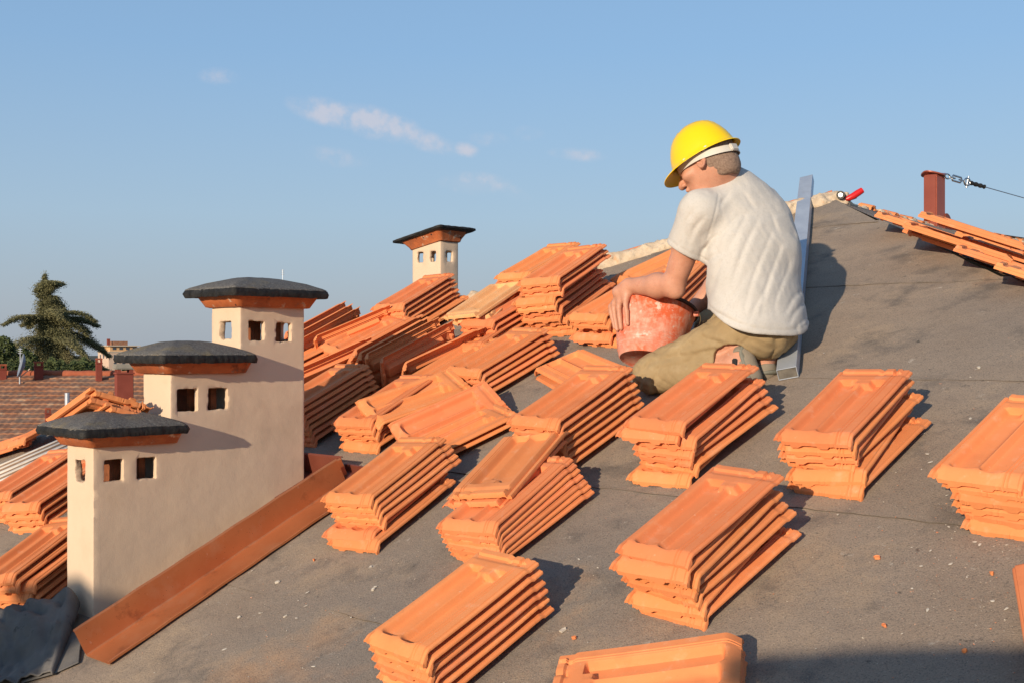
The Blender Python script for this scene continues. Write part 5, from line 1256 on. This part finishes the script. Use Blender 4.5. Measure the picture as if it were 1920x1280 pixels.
# ---- helmet
M_YEL = mat('yellow_helmet', [(.3, (.86, .55, .0)), (.7, (.90, .60, .004))], 5, .28, bump=.03, bscale=40, coord='World', dust=[((.70, .45, .03), 20, .62, .74, .35)], spec=.5)
M_WHT = mat('white_strap', [(.3, (.55, .52, .46)), (.7, (.62, .59, .53))], 10, .6, bump=.1)
def helmet():
    NT, rings = 72, []
    def ring(r, z, flare, rib=0):
        out = []
        for k in range(NT):
            a = 2 * math.pi * k / NT; c, s = math.cos(a), math.sin(a)                 # s > 0: front
            rx, ry = .100 * r, .121 * r
            ex = flare * (.006 + .040 * max(0, s) ** 1.6 + .010 * max(0, -s) ** 2)
            zz = z - flare * (.012 * max(0, s) ** 2 + .004)
            zr = rib * (1 if abs(c * rx) < .008 else 0) + rib * .8 * (1 if .022 < abs(c * rx) < .032 else 0)
            out.append(hp_(c * (rx + ex), -.002 + s * (ry + ex), zz * .90 + .004 + zr))
        return out
    prof = [(.04, .150, 0, .004), (.16, .149, 0, .004), (.30, .145, 0, .004), (.45, .138, 0, .0035), (.60, .126, 0, .003), (.73, .109, 0, .002), (.84, .086, 0, 0), (.92, .062, 0, 0), (.97, .040, 0, 0), (1.0, .022, 0, 0), (1.005, .012, .15, 0), (1.01, .008, .55, 0), (1.015, .005, 1.0, 0)]
    outer = [ring(*q) for q in prof]
    inner = [[p + (HC + HU * .04 - p).normalized() * .0032 for p in r] for r in outer]
    rings = outer + [[p - HU * .003 for p in outer[-1]]] + inner[::-1]
    return loft_me('helmet', rings, True, 50)
hel = wpart('helmet', helmet(), M_YEL, worker)
def child2(name, me, m, par):
    o = ob(name, me, m); o.parent = par; o.matrix_parent_inverse = Matrix.Identity(4); return o
ring = [hp_(math.cos(a) * .086, -.010 + math.sin(a) * .110, -.004 - .020 * max(0, -math.sin(a)) + .012 * max(0, math.sin(a))) for a in np.linspace(0, 2 * math.pi, 49)[:-1]]
child2('headband', band_me('headband', ring, HU, .024, .0025), M_WHT, hel)
child2('nape_buckle', box_me('nape_buckle', (-.019, -.006, -.013), (.019, .006, .013), .003, Matrix.Translation(hp_(-.024, -.119, -.022)) @ HR.to_4x4() @ Matrix.Rotation(R(-14), 4, 'Z')), M_WHT, hel)
for (x, y) in ((-.094, -.045), (-.098, .030)):
    child2('strap_clip', box_me('strap_clip', (-.003, -.011, -.006), (.003, .011, .006), .002, Matrix.Translation(hp_(x, y, .008)) @ HR.to_4x4()), M_WHT, hel)
# ================================================================ bucket
M_BUCK = mat('mortar_stained_red_plastic', [(.35, (.68, .10, .035)), (.6, (.70, .15, .06)), (.75, (.72, .22, .12))], 9, .75, bump=.3, bscale=90, coord='World', dust=[((.72, .42, .33), 8, .42, .64, .65), ((.72, .44, .34), 60, .45, .66, .6), ((.66, .58, .50), 26, .60, .68, .8)])
M_RIM = mat('dark_rim', [(.3, (.05, .035, .03)), (.7, (.10, .07, .055))], 20, .8, bump=.3)
bucket = thing('bucket', 'mortar-stained red plastic bucket tilted in the kneeling man\'s hands', 'bucket', BK)
def bring(r, h, n=48): return [bk(a, r, h) for a in np.linspace(0, 2 * math.pi, n + 1)[:-1]]
pr = [(RB - .012, .006), (RB - .004, .0), (RB, .004)]
for k in range(5):
    h = .028 + .012 * k; rr = RB + (RT - RB) * h / BH; pr += [(rr, h - .003), (rr + .0022, h - .001), (rr + .0022, h + .002), (rr, h + .004)]
pr += [(RB + (RT - RB) * t, BH * t) for t in (.5, .65, .8, .93)]
pr += [(RT, BH)]
inn = [(RT - .004, BH)] + [(RB + (RT - RB) * t - .004, BH * t) for t in (.9, .6, .3, .06)] + [(.02, .010)]
wpart('pail', loft_me('pail', [bring(r, h) for r, h in pr + inn], True, 40), M_BUCK, bucket)
wpart('rim', loft_me('rim', [bring(r, h) for r, h in ((RT, BH - .010), (RT + .007, BH - .009), (RT + .008, BH - .002), (RT + .004, BH + .003), (RT - .002, BH + .002), (RT - .002, BH - .010), (RT, BH - .010))], False, 60), M_RIM, bucket)
M_MIX = mat('wet_mortar', [(.3, (.22, .19, .15)), (.7, (.32, .28, .22))], 20, .9, bump=.8, bscale=60, coord='World')
wpart('mortar', loft_me('mortar', [bring(RB + (RT - RB) * .55 - .006, BH * .55), bring(.06, BH * .57), bring(.01, BH * .58)], True), M_MIX, bucket)
ha = [bk(a, RT + .010 + .012 * math.sin((a + .45) * 1.02), BH - .012 - .060 * math.sin((a + .42) / (math.pi) * math.pi) ** 2 * .6) for a in np.linspace(-.42, math.pi - .42, 25)]
wpart('handle', tube_me('handle', ha, .0034, 8), M_STEEL, bucket)
for a in (-.42, math.pi - .42):
    wpart('handle_lug', tube_me('handle_lug', [bk(a, RT - .002, BH - .022), bk(a, RT + .016, BH - .020)], .011, 10), M_BUCK, bucket)
